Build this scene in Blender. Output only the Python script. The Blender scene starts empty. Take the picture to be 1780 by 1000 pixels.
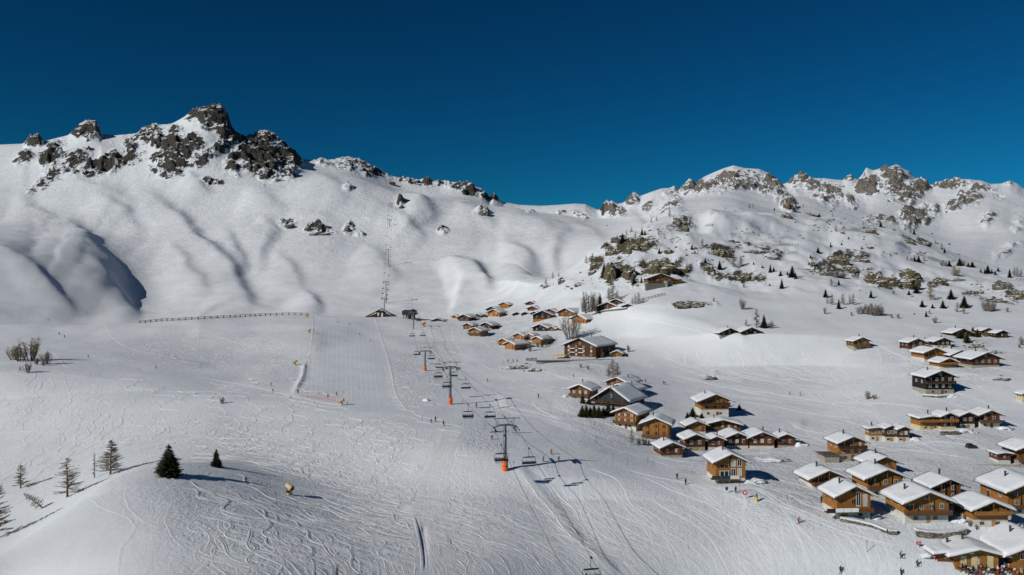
import bpy, bmesh, math, random
import numpy as np
from mathutils import Vector, Matrix
R = math.radians
rng = random.Random(7)
F = 1400.0          # focal length in photo pixels (photo 1780 x 1000)
CZ = 60.0           # camera height
scene = bpy.context.scene
col = scene.collection

# ------------------------------------------------------------------ camera, sky, sun
cam_d = bpy.data.cameras.new('camera')
cam_d.lens = 36.0 * F / 1780.0
cam_d.sensor_width = 36.0
cam_d.clip_start = 0.5
cam_d.clip_end = 12000
cam = bpy.data.objects.new('camera', cam_d)
cam.location = (0, 0, CZ)
cam.rotation_euler = (R(90), 0, 0)
col.objects.link(cam)
scene.camera = cam

SUN_EL = R(29)
SUN_DIR = Vector((0.83, 0.56, 0)).normalized()      # the way the shadows fall
world = bpy.data.worlds.new('World')
scene.world = world
world.use_nodes = True
nt = world.node_tree
nt.nodes.clear()
sky = nt.nodes.new('ShaderNodeTexSky')
sky.sky_type = 'NISHITA'
sky.sun_disc = False
sky.sun_elevation = SUN_EL
sky.sun_rotation = math.atan2(-SUN_DIR.x, -SUN_DIR.y)
sky.altitude = 2000
sky.air_density = 1.0
sky.dust_density = 0.2
sky.ozone_density = 3.0
gmn = nt.nodes.new('ShaderNodeGamma')
gmn.inputs['Gamma'].default_value = 1.5
hs = nt.nodes.new('ShaderNodeMix')
hs.data_type = 'RGBA'; hs.blend_type = 'MULTIPLY'; hs.inputs[0].default_value = 1.0
hs.inputs[7].default_value = (0.012, 0.155, 0.185, 1)
bg = nt.nodes.new('ShaderNodeBackground')
bg.inputs['Strength'].default_value = 0.068
wo = nt.nodes.new('ShaderNodeOutputWorld')
nt.links.new(sky.outputs[0], gmn.inputs[0])
nt.links.new(gmn.outputs[0], hs.inputs[6])
nt.links.new(hs.outputs[2], bg.inputs['Color'])
nt.links.new(bg.outputs[0], wo.inputs[0])

sun_d = bpy.data.lights.new('sun', 'SUN')
sun_d.energy = 2.85
sun_d.angle = R(0.5)
sun_d.color = (1.0, 0.958, 0.89)
sun = bpy.data.objects.new('sun', sun_d)
ld = Vector((SUN_DIR.x * math.cos(SUN_EL), SUN_DIR.y * math.cos(SUN_EL), -math.sin(SUN_EL)))
sun.rotation_euler = ld.to_track_quat('-Z', 'Y').to_euler()
sun.location = (-100, -100, 300)
col.objects.link(sun)
vs = scene.view_settings
vs.view_transform = 'Standard'
vs.look = 'None'
vs.gamma = 1
vs.use_curve_mapping = False
vs.exposure = 0.16
scene.cycles.max_bounces = 5
scene.cycles.diffuse_bounces = 1
scene.render.threads_mode = 'AUTO'

# ------------------------------------------------------------------ noise
def _hash(ix, iy, seed):
    h = (ix.astype(np.int64) * 374761393 + iy.astype(np.int64) * 668265263 + seed * 974634777) & 0xFFFFFFFF
    h = ((h ^ (h >> 13)) * 1274126177) & 0xFFFFFFFF
    return ((h ^ (h >> 16)) & 0xFFFFFF) / float(0xFFFFFF)
def vnoise(x, y, seed=0):
    x = np.asarray(x, float); y = np.asarray(y, float)
    ix = np.floor(x); iy = np.floor(y)
    fx = x - ix; fy = y - iy
    fx = fx * fx * fx * (fx * (fx * 6 - 15) + 10); fy = fy * fy * fy * (fy * (fy * 6 - 15) + 10)
    a = _hash(ix, iy, seed); b = _hash(ix + 1, iy, seed); c = _hash(ix, iy + 1, seed); d = _hash(ix + 1, iy + 1, seed)
    return (a + (b - a) * fx + (c - a) * fy + (a - b - c + d) * fx * fy) * 2 - 1
def fbm(x, y, seed=0, octv=4, gain=0.5):
    s = 0; a = 1.0
    for k in range(octv):
        s = s + a * vnoise(x * 2 ** k + 17.3 * k, y * 2 ** k - 9.1 * k, seed + k); a *= gain
    return s
def ridged(x, y, seed=0, octv=4, gain=0.5):
    s = 0; a = 1.0
    for k in range(octv):
        s = s + a * (1 - 2 * np.abs(vnoise(x * 2 ** k + 5.3 * k, y * 2 ** k + 3.1 * k, seed + k))); a *= gain
    return s

# ------------------------------------------------------------------ terrain: lofted profiles (photo column, row, distance in metres)
CURVES = [
 [(-500,1250,75),(0,1400,82),(300,1330,84),(600,1700,85),(900,1850,85),(1780,1900,85),(2300,1900,85)],
 [(-500,1060,100),(0,1000,138),(250,1000,131),(450,1000,133),(620,1000,139),(850,1000,151),(1020,1000,163),(1200,1000,173),(1500,1000,178),(1780,1005,178),(2300,1010,180)],
 [(-500,1100,120),(-200,1050,132),(0,962,147),(100,895,161),(210,824,184),(290,807,194),(380,811,202),(500,844,199),(650,864,201),(850,866,200),(1000,870,206),(1200,872,206),(1400,906,192),(1600,935,188),(1780,950,188),(2300,960,190)],
 [(-500,1010,170),(-200,1010,160),(0,972,160),(100,905,180),(210,831,204),(290,810,218),(400,803,226),(500,820,222),(650,836,218),(850,826,213),(1000,830,214),(1200,832,220),(1290,838,214),(1400,866,208),(1500,900,196),(1600,908,194),(1720,915,192),(1780,925,192),(2300,930,195)],
 [(-500,880,250),(-200,870,250),(0,852,245),(100,833,245),(210,803,246),(290,788,248),(400,780,250),(600,780,245),(850,780,234),(1000,785,238),(1150,796,255),(1250,790,262),(1400,806,246),(1500,806,250),(1600,835,225),(1780,846,225),(2300,850,225)],
 [(-500,790,300),(-200,780,300),(0,765,295),(200,745,295),(400,730,292),(600,735,275),(780,742,268),(860,742,270),(1000,742,278),(1200,752,290),(1400,765,285),(1550,766,280),(1700,775,265),(1780,790,262),(2300,790,260)],
 [(-500,720,340),(-200,712,335),(0,690,335),(200,680,335),(400,695,318),(600,708,305),(783,703,312),(900,703,315),(1050,710,312),(1200,705,335),(1400,700,345),(1600,705,315),(1780,715,310),(2300,720,310)],
 [(-500,655,375),(0,642,362),(100,643,368),(200,647,372),(300,655,368),(500,668,362),(650,668,370),(740,645,410),(900,645,415),(1050,633,415),(1200,640,430),(1400,640,420),(1600,645,365),(1780,650,350),(2300,650,350)],
 [(-500,610,490),(0,603,486),(200,604,490),(400,614,485),(540,610,472),(700,608,482),(900,604,500),(1050,590,500),(1200,588,458),(1300,586,448),(1400,588,446),(1600,598,430),(1780,595,425),(2300,600,420)],
 [(-500,590,540),(-200,575,560),(0,566,570),(100,561,585),(210,556,600),(300,557,605),(400,552,620),(530,545,640),(660,549,650),(760,556,625),(850,551,620),(940,541,585),(1040,533,545),(1150,524,512),(1300,533,512),(1400,537,508),(1600,545,505),(1780,548,500),(2300,550,500)],
 [(-500,640,640),(0,610,690),(250,598,730),(400,588,750),(530,572,760),(660,570,760),(760,562,740),(850,546,720),(900,537,690),(940,524,640),(1000,502,610),(1060,486,600),(1150,495,560),(1300,490,585),(1400,488,590),(1600,500,595),(1780,508,590),(2300,510,590)],
 [(-500,430,800),(-200,485,830),(0,524,865),(120,541,885),(250,551,925),(400,545,930),(530,540,930),(700,534,930),(850,526,900),(900,518,800),(940,510,670),(1000,481,665),(1060,443,690),(1130,430,660),(1300,440,690),(1450,450,700),(1600,470,690),(1780,485,690),(2300,490,690)],
 [(-500,330,1000),(-200,368,1000),(0,424,1015),(100,452,1030),(200,497,1050),(270,519,1080),(400,512,1080),(600,502,1080),(800,494,1090),(860,494,1040),(900,497,880),(940,499,715),(1000,463,730),(1060,412,770),(1130,385,830),(1200,362,900),(1300,362,960),(1400,372,1000),(1500,382,1000),(1600,410,960),(1680,447,900),(1780,478,850),(1900,500,830),(2300,520,800)],
 [(-500,350,1200),(-200,380,1200),(0,408,1200),(120,424,1215),(250,462,1230),(400,475,1230),(600,462,1240),(800,455,1260),(900,462,1150),(940,505,950),(1000,480,950),(1060,440,960),(1130,400,1000),(1200,376,1080),(1400,392,1180),(1600,432,1120),(1680,470,1080),(1780,500,1030),(2300,540,1000)],
 [(-500,370,1400),(0,396,1420),(250,418,1460),(450,410,1460),(600,405,1470),(800,400,1520),(900,420,1420),(940,435,1320),(1000,428,1300),(1060,410,1320),(1200,362,1500),(1400,380,1500),(1600,425,1420),(1700,445,1400),(1780,462,1400),(2300,480,1400)],
 [(-500,340,1800),(0,340,1780),(200,335,1800),(350,322,1820),(500,315,1850),(650,335,1850),(800,350,1850),(900,372,1780),(1000,385,1750),(1060,385,1750),(1200,345,1900),(1400,352,1900),(1550,385,1850),(1680,410,1800),(1780,420,1750),(2300,430,1750)],
 None,
]
SKY = [(-500,240),(-200,262),(0,253),(40,251),(52,239),(68,238),(78,246),(118,236),(128,228),(138,216),(150,211),(166,213),(172,220),(175,234),(200,236),(235,235),(248,226),(262,218),(298,217),(318,206),(335,193),(352,189),(368,185),(385,187),(396,196),(402,224),(410,236),(420,241),(440,237),(458,231),(474,235),(490,243),(502,254),(514,266),(526,277),(545,280),(580,279),(608,274),(622,278),(640,285),(660,298),(682,308),(700,312),(740,316),(765,320),(785,317),(806,318),(825,325),(838,328),(846,338),(851,346),(857,338),(864,342),(875,352),(905,357),(940,359),(975,357),(1000,355),(1018,356),(1028,361),(1040,366),(1052,358),(1063,349),(1074,355),(1084,353),(1093,342),(1101,338),(1112,342),(1130,335),(1150,328),(1164,327),(1172,323),(1180,331),(1190,320),(1198,310),(1204,312),(1210,319),(1224,307),(1240,300),(1258,293),(1275,288),(1296,293),(1320,294),(1334,301),(1348,311),(1358,322),(1368,318),(1378,309),(1392,304),(1412,310),(1440,311),(1466,313),(1473,306),(1480,305),(1490,313),(1498,304),(1506,291),(1518,296),(1530,294),(1543,290),(1554,288),(1566,291),(1580,299),(1594,312),(1608,316),(1622,322),(1634,315),(1650,313),(1680,312),(1706,314),(1722,320),(1742,319),(1756,315),(1768,319),(1780,328),(1950,330),(2300,350)]
SKYD = [(-500,2200),(0,2250),(150,2250),(370,2200),(520,2250),(700,2350),(860,2350),(1000,2350),(1050,2350),(1100,2350),(1275,2450),(1550,2400),(1780,2400),(2300,2400)]

def pchip(xk, yk, x):
    xk = np.asarray(xk, float); yk = np.asarray(yk, float)
    h = np.diff(xk); dl = np.diff(yk) / h
    m = np.zeros_like(yk)
    m[0], m[-1] = dl[0], dl[-1]
    for i in range(1, len(xk) - 1):
        if dl[i - 1] * dl[i] > 0:
            w1 = 2 * h[i] + h[i - 1]; w2 = h[i] + 2 * h[i - 1]
            m[i] = (w1 + w2) / (w1 / dl[i - 1] + w2 / dl[i])
    x = np.asarray(x, float)
    i = np.clip(np.searchsorted(xk, x) - 1, 0, len(xk) - 2)
    t = (x - xk[i]) / h[i]
    return ((1 + 2 * t) * (1 - t) ** 2 * yk[i] + t * (1 - t) ** 2 * h[i] * m[i] + t * t * (3 - 2 * t) * yk[i + 1] + t * t * (t - 1) * h[i] * m[i + 1])

U0, U1, NU = -420.0, 2200.0, 1420
ug = np.linspace(U0, U1, NU)
Vk = []; Dk = []
for c in CURVES:
    if c is None:
        Vk.append(np.interp(ug, [p[0] for p in SKY], [p[1] for p in SKY]))
        Dk.append(pchip([p[0] for p in SKYD], [p[1] for p in SKYD], ug))
    else:
        Vk.append(pchip([p[0] for p in c], [p[1] for p in c], ug))
        Dk.append(pchip([p[0] for p in c], [p[2] for p in c], ug))
# a bench below the skyline crest so the summits stand up, then the far side
Vk.append(Vk[-1] + 30); Dk.append(Dk[-1] + 260)
Vk.append(Vk[-1] + 60); Dk.append(Dk[-1] + 900)
def gsm(a, s, axis):
    n = int(3 * s); k = np.exp(-0.5 * (np.arange(-n, n + 1) / s) ** 2); k /= k.sum()
    return np.apply_along_axis(lambda r: np.convolve(np.pad(r, n, mode='edge'), k, mode='valid'), axis, a)
NC = len(CURVES) - 1
Vk.insert(NC, gsm(Vk[NC][None, :], 16, 1)[0] + 26); Dk.insert(NC, Dk[NC] - 170)
for i in range(NC):
    Vk[i] = gsm(Vk[i][None, :], 14, 1)[0]; Dk[i] = gsm(Dk[i][None, :], 14, 1)[0]
Vk = np.array(Vk); Dk = np.array(Dk)
ROWS = [30, 50, 26, 34, 34, 30, 34, 30, 26, 26, 26, 34, 24, 44, 56, 56, 36, 12, 8]
tt = [0.0]
for k, n in enumerate(ROWS):
    tt += list(k + (np.arange(1, n + 1) / n))
tt = np.array(tt); NR = len(tt)
kk = np.clip(tt.astype(int), 0, len(ROWS) - 1); ff = tt - kk
LD = np.log(Dk)
D = np.exp(LD[kk] * (1 - ff)[:, None] + LD[kk + 1] * ff[:, None])       # NR x NU
V = np.empty_like(D)
for i in range(NU):
    V[:, i] = pchip(LD[:, i], Vk[:, i], np.log(D[:, i]))
Z = CZ - (V - 500) / F * D
SKYROW = int(np.searchsorted(tt, 17.0))
# soften the loft, all but the summits
W = np.clip((tt - 13.2) / 1.6, 0, 1)[:, None]
DZ = Z.copy()
for s in (11,):
    DZ = gsm(gsm(DZ, s, 0), s * 1.5, 1)
DZ2 = gsm(gsm(Z, 2.0, 0), 3.0, 1)
D5 = gsm(gsm(Z, 4.5, 0), 6.0, 1)
Wc = (np.clip((tt - 8.2) / 0.8, 0, 1) * np.clip((12.2 - tt) / 0.8, 0, 1))[:, None]
DZ = DZ * (1 - Wc) + D5 * Wc
Wk = np.clip((tt - 12.6) / 1.2, 0, 1)[:, None]
Z = np.where(W < 1, DZ * (1 - Wk) + DZ2 * Wk, Z) * (1 - W) + Z * W
UU = np.repeat(ug[None, :], NR, 0)
X = (UU - 890) / F * D
Y = D
V = 500 + (CZ - Z) / D * F

def seg_dist(u, v, pts):
    best = np.full(u.shape, 1e9)
    for (a, b) in zip(pts[:-1], pts[1:]):
        ax, ay = a; bx, by = b
        L = (bx - ax) ** 2 + (by - ay) ** 2
        t = np.clip(((u - ax) * (bx - ax) + (v - ay) * (by - ay)) / L, 0, 1)
        best = np.minimum(best, np.hypot(u - ax - t * (bx - ax), v - ay - t * (by - ay)))
    return best
# hollows and ribs of the slopes (photo polyline, half width, height in metres, nearest, farthest distance)
FOLDS = [
 ([(228,330),(262,352),(300,385),(345,430),(395,480),(424,520),(432,548)], 20, 15),
 ([(60,398),(120,400),(150,428),(190,462),(217,499)], 17, 12),
 ([(150,455),(190,490),(222,525),(243,552)], 12, 9),
 ([(0,425),(60,475),(95,515),(125,555)], 14, 9),
 ([(285,440),(330,480),(368,522)], 13, 6),
 ([(640,360),(690,380),(716,398),(742,424)], 11, 8),
 ([(765,476),(790,466),(822,474),(838,494),(852,522)], 17, 18),
 ([(325,298),(350,318),(366,338)], 9, 11),
 ([(690,340),(726,350),(746,368),(755,385)], 14, 16),
 ([(990,402),(965,430),(955,455),(957,480)], 12, 10),
 ([(392,395),(398,430),(412,455),(424,486)], 12, 8),
 ([(455,385),(470,400),(448,440),(440,490)], 14, 8),
 ([(500,372),(560,385),(602,412)], 16, 5),
 ([(560,330),(620,345),(660,372)], 18, 6),
 ([(830,380),(880,372),(930,395),(960,420)], 20, 9),
 ([(880,355),(960,375),(1030,410),(1060,440)], 16, 8),
 ([(520,500),(545,525),(560,548)], 12, 6),
 ([(60,330),(140,325),(200,345),(230,370)], 22, 11),
 ([(470,440),(500,470),(520,510)], 14, 6),
 ([(620,430),(660,450),(690,490)], 14, 6),
 ([(420,330),(460,345),(490,375)], 16, 8),
 ([(540,300),(580,330),(600,360)], 14, 7),
 ([(790,350),(830,370),(860,400)], 14, 9),
 ([(870,430),(910,450),(930,480)], 13, 8),
 ([(160,345),(210,380),(250,430)], 14, 7),
 ([(20,345),(60,365),(90,392)], 14, 8),
 ([(600,300),(660,325),(700,340)], 14, 7),
]
DF = np.zeros_like(Z)
for pts, w, h in FOLDS:
    us = [p[0] for p in pts]; m = (ug > min(us) - 9 * w) & (ug < max(us) + 5 * w)
    Us = UU[:, m] + 6 * fbm(X[:, m] / 60, Y[:, m] / 90, 55, 3); Vs = V[:, m] + 5 * fbm(X[:, m] / 60, Y[:, m] / 90, 58, 3); Ds = D[:, m]
    best = np.full(Us.shape, 1e9); side = np.zeros(Us.shape); along = np.zeros(Us.shape); nseg = len(pts) - 1
    for k, ((ax, ay), (bx, by)) in enumerate(zip(pts[:-1], pts[1:])):
        L = (bx - ax) ** 2 + (by - ay) ** 2
        t = np.clip(((Us - ax) * (bx - ax) + (Vs - ay) * (by - ay)) / L, 0, 1)
        dd = np.hypot(Us - ax - t * (bx - ax), Vs - ay - t * (by - ay)); c = (bx - ax) * (Vs - ay) - (by - ay) * (Us - ax)
        q = dd < best; best = np.where(q, dd, best); side = np.where(q, np.sign(c), side); along = np.where(q, (k + t) / nseg, along)
    wid = np.where(side < 0, w * 0.55, w * 2.6)
    g = np.exp(-0.5 * (best / wid) ** 2) * np.sin(np.pi * np.clip(along, 0, 1)) ** 0.8
    g *= np.clip((Ds - 820) / 60, 0, 1) * np.clip((2150 - Ds) / 120, 0, 1)
    DF[:, m] += g * h
Z += gsm(gsm(DF, 1.6, 0), 2.4, 1) * 0.92
RIBS = [
 ([(735,920),(742,1000)], 4, -0.35, 150, 260),
 ([(529,640),(526,655),(512,682)], 3.2, 0.7, 330, 480),
 ([(905,820),(960,880),(1000,940),(1060,985)], 8, 0.3, 150, 260),
 ([(930,825),(985,880),(1030,940),(1080,985)], 12, -0.25, 150, 260),
 ([(350,575),(450,590),(540,600)], 14, 1.0, 400, 640),
 ([(880,700),(960,690),(1010,700)], 9, 0.8, 260, 420),
 ([(1100,540),(1200,560),(1290,592)], 7, 0.9, 380, 560),
 ([(1190,620),(1260,600),(1400,620)], 34, 0.4, 350, 560),
 ([(1180,745),(1260,738),(1390,740)], 6, 0.6, 200, 400),
 ([(1500,505),(1600,515),(1700,525)], 12, 2.2, 400, 700),
 ([(1200,420),(1300,420),(1400,425)], 18, 5, 600, 1000),
 ([(1240,395),(1340,385),(1440,400),(1560,430)], 12, 6, 700, 1100),
 ([(1250,330),(1270,360),(1300,390)], 26, 16, 1300, 2300),
 ([(1470,350),(1560,350),(1640,380)], 30, -16, 1300, 2300),
 ([(1680,340),(1730,380),(1770,440)], 30, 18, 1200, 2300),
 ([(1090,350),(1120,370),(1150,400)], 6, -10, 1200, 2350),
 ([(1140,335),(1165,360),(1180,380)], 9, 12, 1200, 2350),
]
for pts, w, h, d0, d1 in RIBS:
    if d0 >= 850: w = w * 1.1
    us = [p[0] for p in pts]; m = (ug > min(us) - 3.5 * w) & (ug < max(us) + 3.5 * w)
    if not m.any(): continue
    Us = UU[:, m]; Vs = V[:, m]; Ds = D[:, m]
    wob = fbm(Us / 60, Vs / 60, 91, 2) * w * 0.3
    g = np.exp(-0.5 * (np.maximum(seg_dist(Us, Vs, pts) + wob, 0) / w) ** 2)
    g *= np.clip((Ds - d0) / (0.08 * d0), 0, 1) * np.clip((d1 - Ds) / (0.05 * d1), 0, 1)
    Z[:, m] += g * h * (0.62 if d0 >= 850 else 1.0)
# rock ground (column, row, half width, half height, turn in degrees, strength, nearest, farthest)
ROCK = [
 (368,202,38,19,25,1.3,1700,2400),(395,228,14,14,40,1.1,1700,2400),(340,196,14,8,0,1,1700,2400),
 (152,226,20,15,0,1.3,1900,2400),(58,244,18,8,0,1.1,1900,2400),(290,245,50,20,10,1,1600,2400),(265,232,28,12,0,.9,1600,2400),
 (300,268,36,18,-30,1.1,1500,2400),(330,248,22,14,0,1.1,1500,2400),(455,270,48,32,25,1.3,1500,2400),(455,240,24,10,0,1,1700,2400),(500,285,18,22,20,1.1,1500,2400),
 (88,268,22,14,-30,1.1,1500,2400),(125,280,26,16,-20,1,1500,2400),(190,285,52,15,-18,1.25,1500,2400),(90,305,36,10,-35,1,1500,2400),(228,262,12,18,0,1,1500,2400),(45,272,18,9,-20,.8,1500,2400),
 (300,290,26,18,-60,1.1,1500,2400),(375,262,40,10,-25,1,1500,2400),(400,235,30,8,25,1.1,1600,2400),(372,316,18,7,0,1,1500,2300),(405,292,14,12,0,.9,1500,2300),(350,282,20,8,-20,.8,1500,2300),
 (560,286,18,5,15,.8,1800,2400),(620,290,45,10,18,.85,1800,2400),(730,320,40,6,6,1.1,1800,2400),(760,323,26,5,0,1,1800,2400),(808,330,30,9,10,1.1,1800,2400),(850,342,14,7,0,1.1,1900,2400),(600,277,14,5,0,.9,1900,2400),
 (605,338,8,5,0,.7,1500,2200),(697,360,5,6,0,.9,1200,2200),(840,372,12,9,0,.75,1200,2200),(500,392,14,7,0,.8,1200,2000),(560,405,24,5,5,.9,1200,2000),(605,400,8,9,30,.9,1200,2000),(625,408,9,3,0,.8,1200,2000),(770,402,8,7,0,.7,1200,2000),
 (1010,375,14,6,15,.9,1600,2400),(1065,368,22,9,0,1,1600,2400),(1100,345,14,10,-20,.9,1800,2400),(925,374,8,3,0,.8,1600,2400),(975,372,8,3,0,.8,1600,2400),
 (1170,345,12,14,60,.7,1700,2400),(1200,325,22,12,-20,1,1700,2400),(1215,335,24,9,0,1,1700,2400),(1165,370,18,12,-30,.8,1500,2400),(1130,360,12,10,0,.6,1500,2400),
 (1265,310,34,9,-15,1,1700,2450),(1240,325,30,8,-20,1,1700,2450),(1290,325,36,11,-12,1.15,1700,2450),(1340,325,20,20,50,1.2,1700,2450),(1352,335,10,14,30,1.1,1700,2450),
 (1388,318,16,14,-40,1.1,1700,2450),(1415,325,16,12,0,.9,1700,2450),(1440,335,26,20,20,1,1500,2450),(1478,309,8,5,0,1,1800,2450),(1505,325,18,13,10,1.25,1500,2450),(1552,302,26,11,0,1.25,1500,2450),(1520,312,16,8,20,.9,1500,2450),(1560,326,34,14,20,1.15,1500,2450),(1480,345,10,12,-40,1,1500,2450),(1602,324,14,9,10,1.1,1500,2450),
 (1658,320,30,7,-4,1.15,1700,2450),(1700,328,22,7,0,.9,1600,2450),(1675,350,28,11,-15,1.1,1400,2400),(1590,370,30,15,-20,1.15,1300,2300),(1560,378,40,9,-10,.7,1300,2300),(1615,365,18,10,-20,.8,1300,2300),(1735,345,12,6,0,.8,1400,2400),(1752,318,12,5,0,1,1800,2450),(1715,385,14,10,-20,.8,1200,2300),(1770,395,10,14,0,.7,1200,2300),(1752,440,22,9,-30,.6,1100,2000),(1530,375,24,8,0,.6,1200,2300),
 (1370,355,12,9,30,1.1,1300,2300),
 (1185,388,20,11,0,1.1,600,1100),(1165,395,12,7,-30,.9,600,1100),(1110,428,46,11,-8,1.35,500,900),(1060,436,16,8,15,1.2,500,900),(1155,432,22,6,0,.9,500,900),(1085,425,20,11,0,1.2,500,900),
 (1150,462,50,14,0,1.45,450,800),(1185,466,16,7,0,1.1,450,800),(1040,458,14,10,0,1.2,450,800),(1070,470,20,22,40,1.2,450,800),(1095,475,20,12,45,1.3,450,800),(1060,490,10,8,0,1,450,800),(1030,470,12,6,-30,.8,450,800),(975,488,9,6,0,.9,450,800),(1005,496,8,3,-15,1,450,800),(948,498,10,5,0,.7,450,800),
 (1250,440,26,8,10,1.1,500,900),(1225,462,14,6,10,.9,500,900),(1285,479,42,9,3,1.35,450,800),(1235,470,14,8,30,1.1,450,800),(1322,484,9,5,0,1.1,450,800),
 (1200,530,34,5,5,1.15,400,600),(1275,420,18,4,0,.9,600,1000),(1320,440,34,5,22,1,600,1000),(1345,450,14,6,0,.9,600,1000),(1365,378,16,5,0,1,700,1100),(1245,388,9,4,20,.9,700,1100),(1235,378,5,3,0,.8,700,1100),
 (1412,374,16,5,8,1.1,700,1100),(1455,455,26,8,-12,1.3,450,900),(1500,452,16,4,0,1,450,900),(1412,460,8,6,20,1,450,900),(1440,470,40,7,4,1.1,450,900),(1480,472,20,8,10,1,450,900),(1520,485,20,13,20,1.35,450,900),(1510,470,14,6,0,1,450,900),(1555,492,40,10,-8,1.35,450,900),(1580,480,26,9,15,1.3,450,900),(1632,490,22,7,-5,1.2,450,900),(1660,486,18,3,0,1,450,900),
 (1510,402,18,5,15,1.1,600,1100),(1580,420,14,5,10,1,600,1100),(1605,422,16,5,20,1.1,600,1100),(1690,508,26,5,12,1.1,450,900),(1720,520,40,5,12,1.1,450,900),(1765,515,22,7,10,1.2,450,900),(1740,500,16,7,25,1.1,450,900),(1755,526,20,5,0,1,450,900),(1700,495,20,6,0,.8,450,900),(1540,450,14,4,0,.8,450,900),(1595,448,14,5,0,.9,500,1000),
 (1235,655,12,6,-35,.9,300,520),(1178,420,20,5,10,.7,500,1000),(905,640,22,5,0,1,300,600),(925,643,16,4,0,.8,300,600),(1720,612,24,3,12,.9,300,600),(1740,657,14,5,0,.8,250,600),(1700,601,24,5,5,.8,300,600),
 (105,750,12,3,0,.75,200,500),(960,590,8,3,-20,.7,300,700),
]
RM = np.zeros_like(Z); BIG = np.zeros_like(Z)
fardet = np.clip((D - 1000) / 400, 0, 1)
for (u, v, ru, rv, ang, st, d0, d1) in ROCK:
    m = (ug > u - 2.2 * max(ru, rv)) & (ug < u + 2.2 * max(ru, rv))
    Us = UU[:, m]; Vs = V[:, m]; Ds = D[:, m]
    a = R(ang); ca, sa = math.cos(a), math.sin(a)
    du = (Us - u) * ca + (Vs - v) * sa; dv = -(Us - u) * sa + (Vs - v) * ca
    q = np.sqrt((du / ru) ** 2 + (dv / rv) ** 2) + 0.35 * fbm(Us / 13, Vs / 9, 33, 3)
    g = np.clip(1.55 - q, 0, 1) * st * ((Ds > d0) & (Ds < d1))
    RM[:, m] = np.maximum(RM[:, m], g)
rk = np.clip(RM, 0, 1.3)
zs = (Z - CZ)
far_r = ridged(X / 60 + zs / 80, Y / 90, 11, 5, 0.6) * 12 + ridged(X / 20, Y / 30 + zs / 40, 14, 3, 0.6) * 5.5 + ridged(X / 9, Y / 14, 15, 2, 0.6) * 1.6
near_r = ridged(X / 20 + zs / 20, Y / 16, 21, 4, 0.6) * 1.3 + ridged(X / 6, Y / 6, 24, 3) * 0.4
skyfade = np.ones((NR, 1)); skyfade[SKYROW - 7:SKYROW + 3] = 0.22
skyfade = gsm(skyfade, 3.0, 0)
Z += np.clip(rk, 0, 1) ** 1.7 * (far_r * fardet * skyfade * 0.8 + near_r * (1 - fardet) * np.clip((D - 300) / 250, 0.12, 1))
# knoll cliffs step up behind their feet
# snow undulation
mid = np.clip((D - 250) / 400, 0, 1)
Z += (fbm(X / 75, Y / 75, 3, 3) * (0.5 + 1.2 * mid) + fbm(X / 14, Y / 14, 5, 2) * 0.10 * (1 + mid)) * (1 - fardet)
Z += fardet * (fbm(X / 230 + Y / 700, Y / 330, 41, 3, 0.38) * 7.0) * skyfade
vil = np.zeros_like(Z)
for (u, v, ru, rv) in [(1500,845,230,85),(1290,785,130,45),(1660,630,110,60),(930,570,140,45),(1070,715,90,65),(1650,755,90,25),(1015,635,90,20)]:
    vil = np.maximum(vil, np.clip(1.5 - np.sqrt(((UU - u) / ru) ** 2 + ((V - v) / rv) ** 2), 0, 1) * (D < 720))
Z += vil * (fbm(X / 9, Y / 9, 81, 3, 0.55) * 0.30)
knoll = np.exp(-0.5 * ((UU - 1380) / 330) ** 2) * np.clip((D - 520) / 60, 0, 1) * np.clip((1100 - D) / 60, 0, 1)
Z += knoll * (fbm(X / 42, Y / 55, 61, 4, 0.55) * 3.2)
V = 500 + (CZ - Z) / D * F

# fine look-up table of the ground, and sight lines from the photo
NL = 2600
ldg = np.linspace(math.log(62.0), math.log(3000.0), NL)
TZ = np.empty((NU, NL))
for i in range(NU):
    TZ[i] = np.interp(ldg, np.log(D[:, i]), Z[:, i])
dg = np.exp(ldg)
def ground(x, y):
    u = 890 + F * x / y
    fu = min(max((u - U0) / (U1 - U0) * (NU - 1), 0), NU - 1.001); i = int(fu); a = fu - i
    fl = min(max((math.log(y) - ldg[0]) / (ldg[-1] - ldg[0]) * (NL - 1), 0), NL - 1.001); j = int(fl); b = fl - j
    return float((TZ[i, j] * (1 - b) + TZ[i, j + 1] * b) * (1 - a) + (TZ[i + 1, j] * (1 - b) + TZ[i + 1, j + 1] * b) * a)
def hit(u, v, dmin=90.0):
    fu = (u - U0) / (U1 - U0) * (NU - 1); i = int(fu); a = fu - i
    z = TZ[i] * (1 - a) + TZ[i + 1] * a
    vv = 500 + (CZ - z) / dg * F
    j0 = int(np.searchsorted(dg, dmin))
    ok = np.nonzero(vv[j0:] <= v)[0]
    j = j0 + (ok[0] if len(ok) else int(np.argmin(vv[j0:])))
    y = dg[j]
    if j > j0 and vv[j - 1] > vv[j] and vv[j - 1] > v:
        t = (vv[j - 1] - v) / (vv[j - 1] - vv[j]); y = dg[j - 1] + (dg[j] - dg[j - 1]) * min(max(t, 0), 1)
    x = (u - 890) / F * y
    return Vector((x, y, ground(x, y)))

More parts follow.
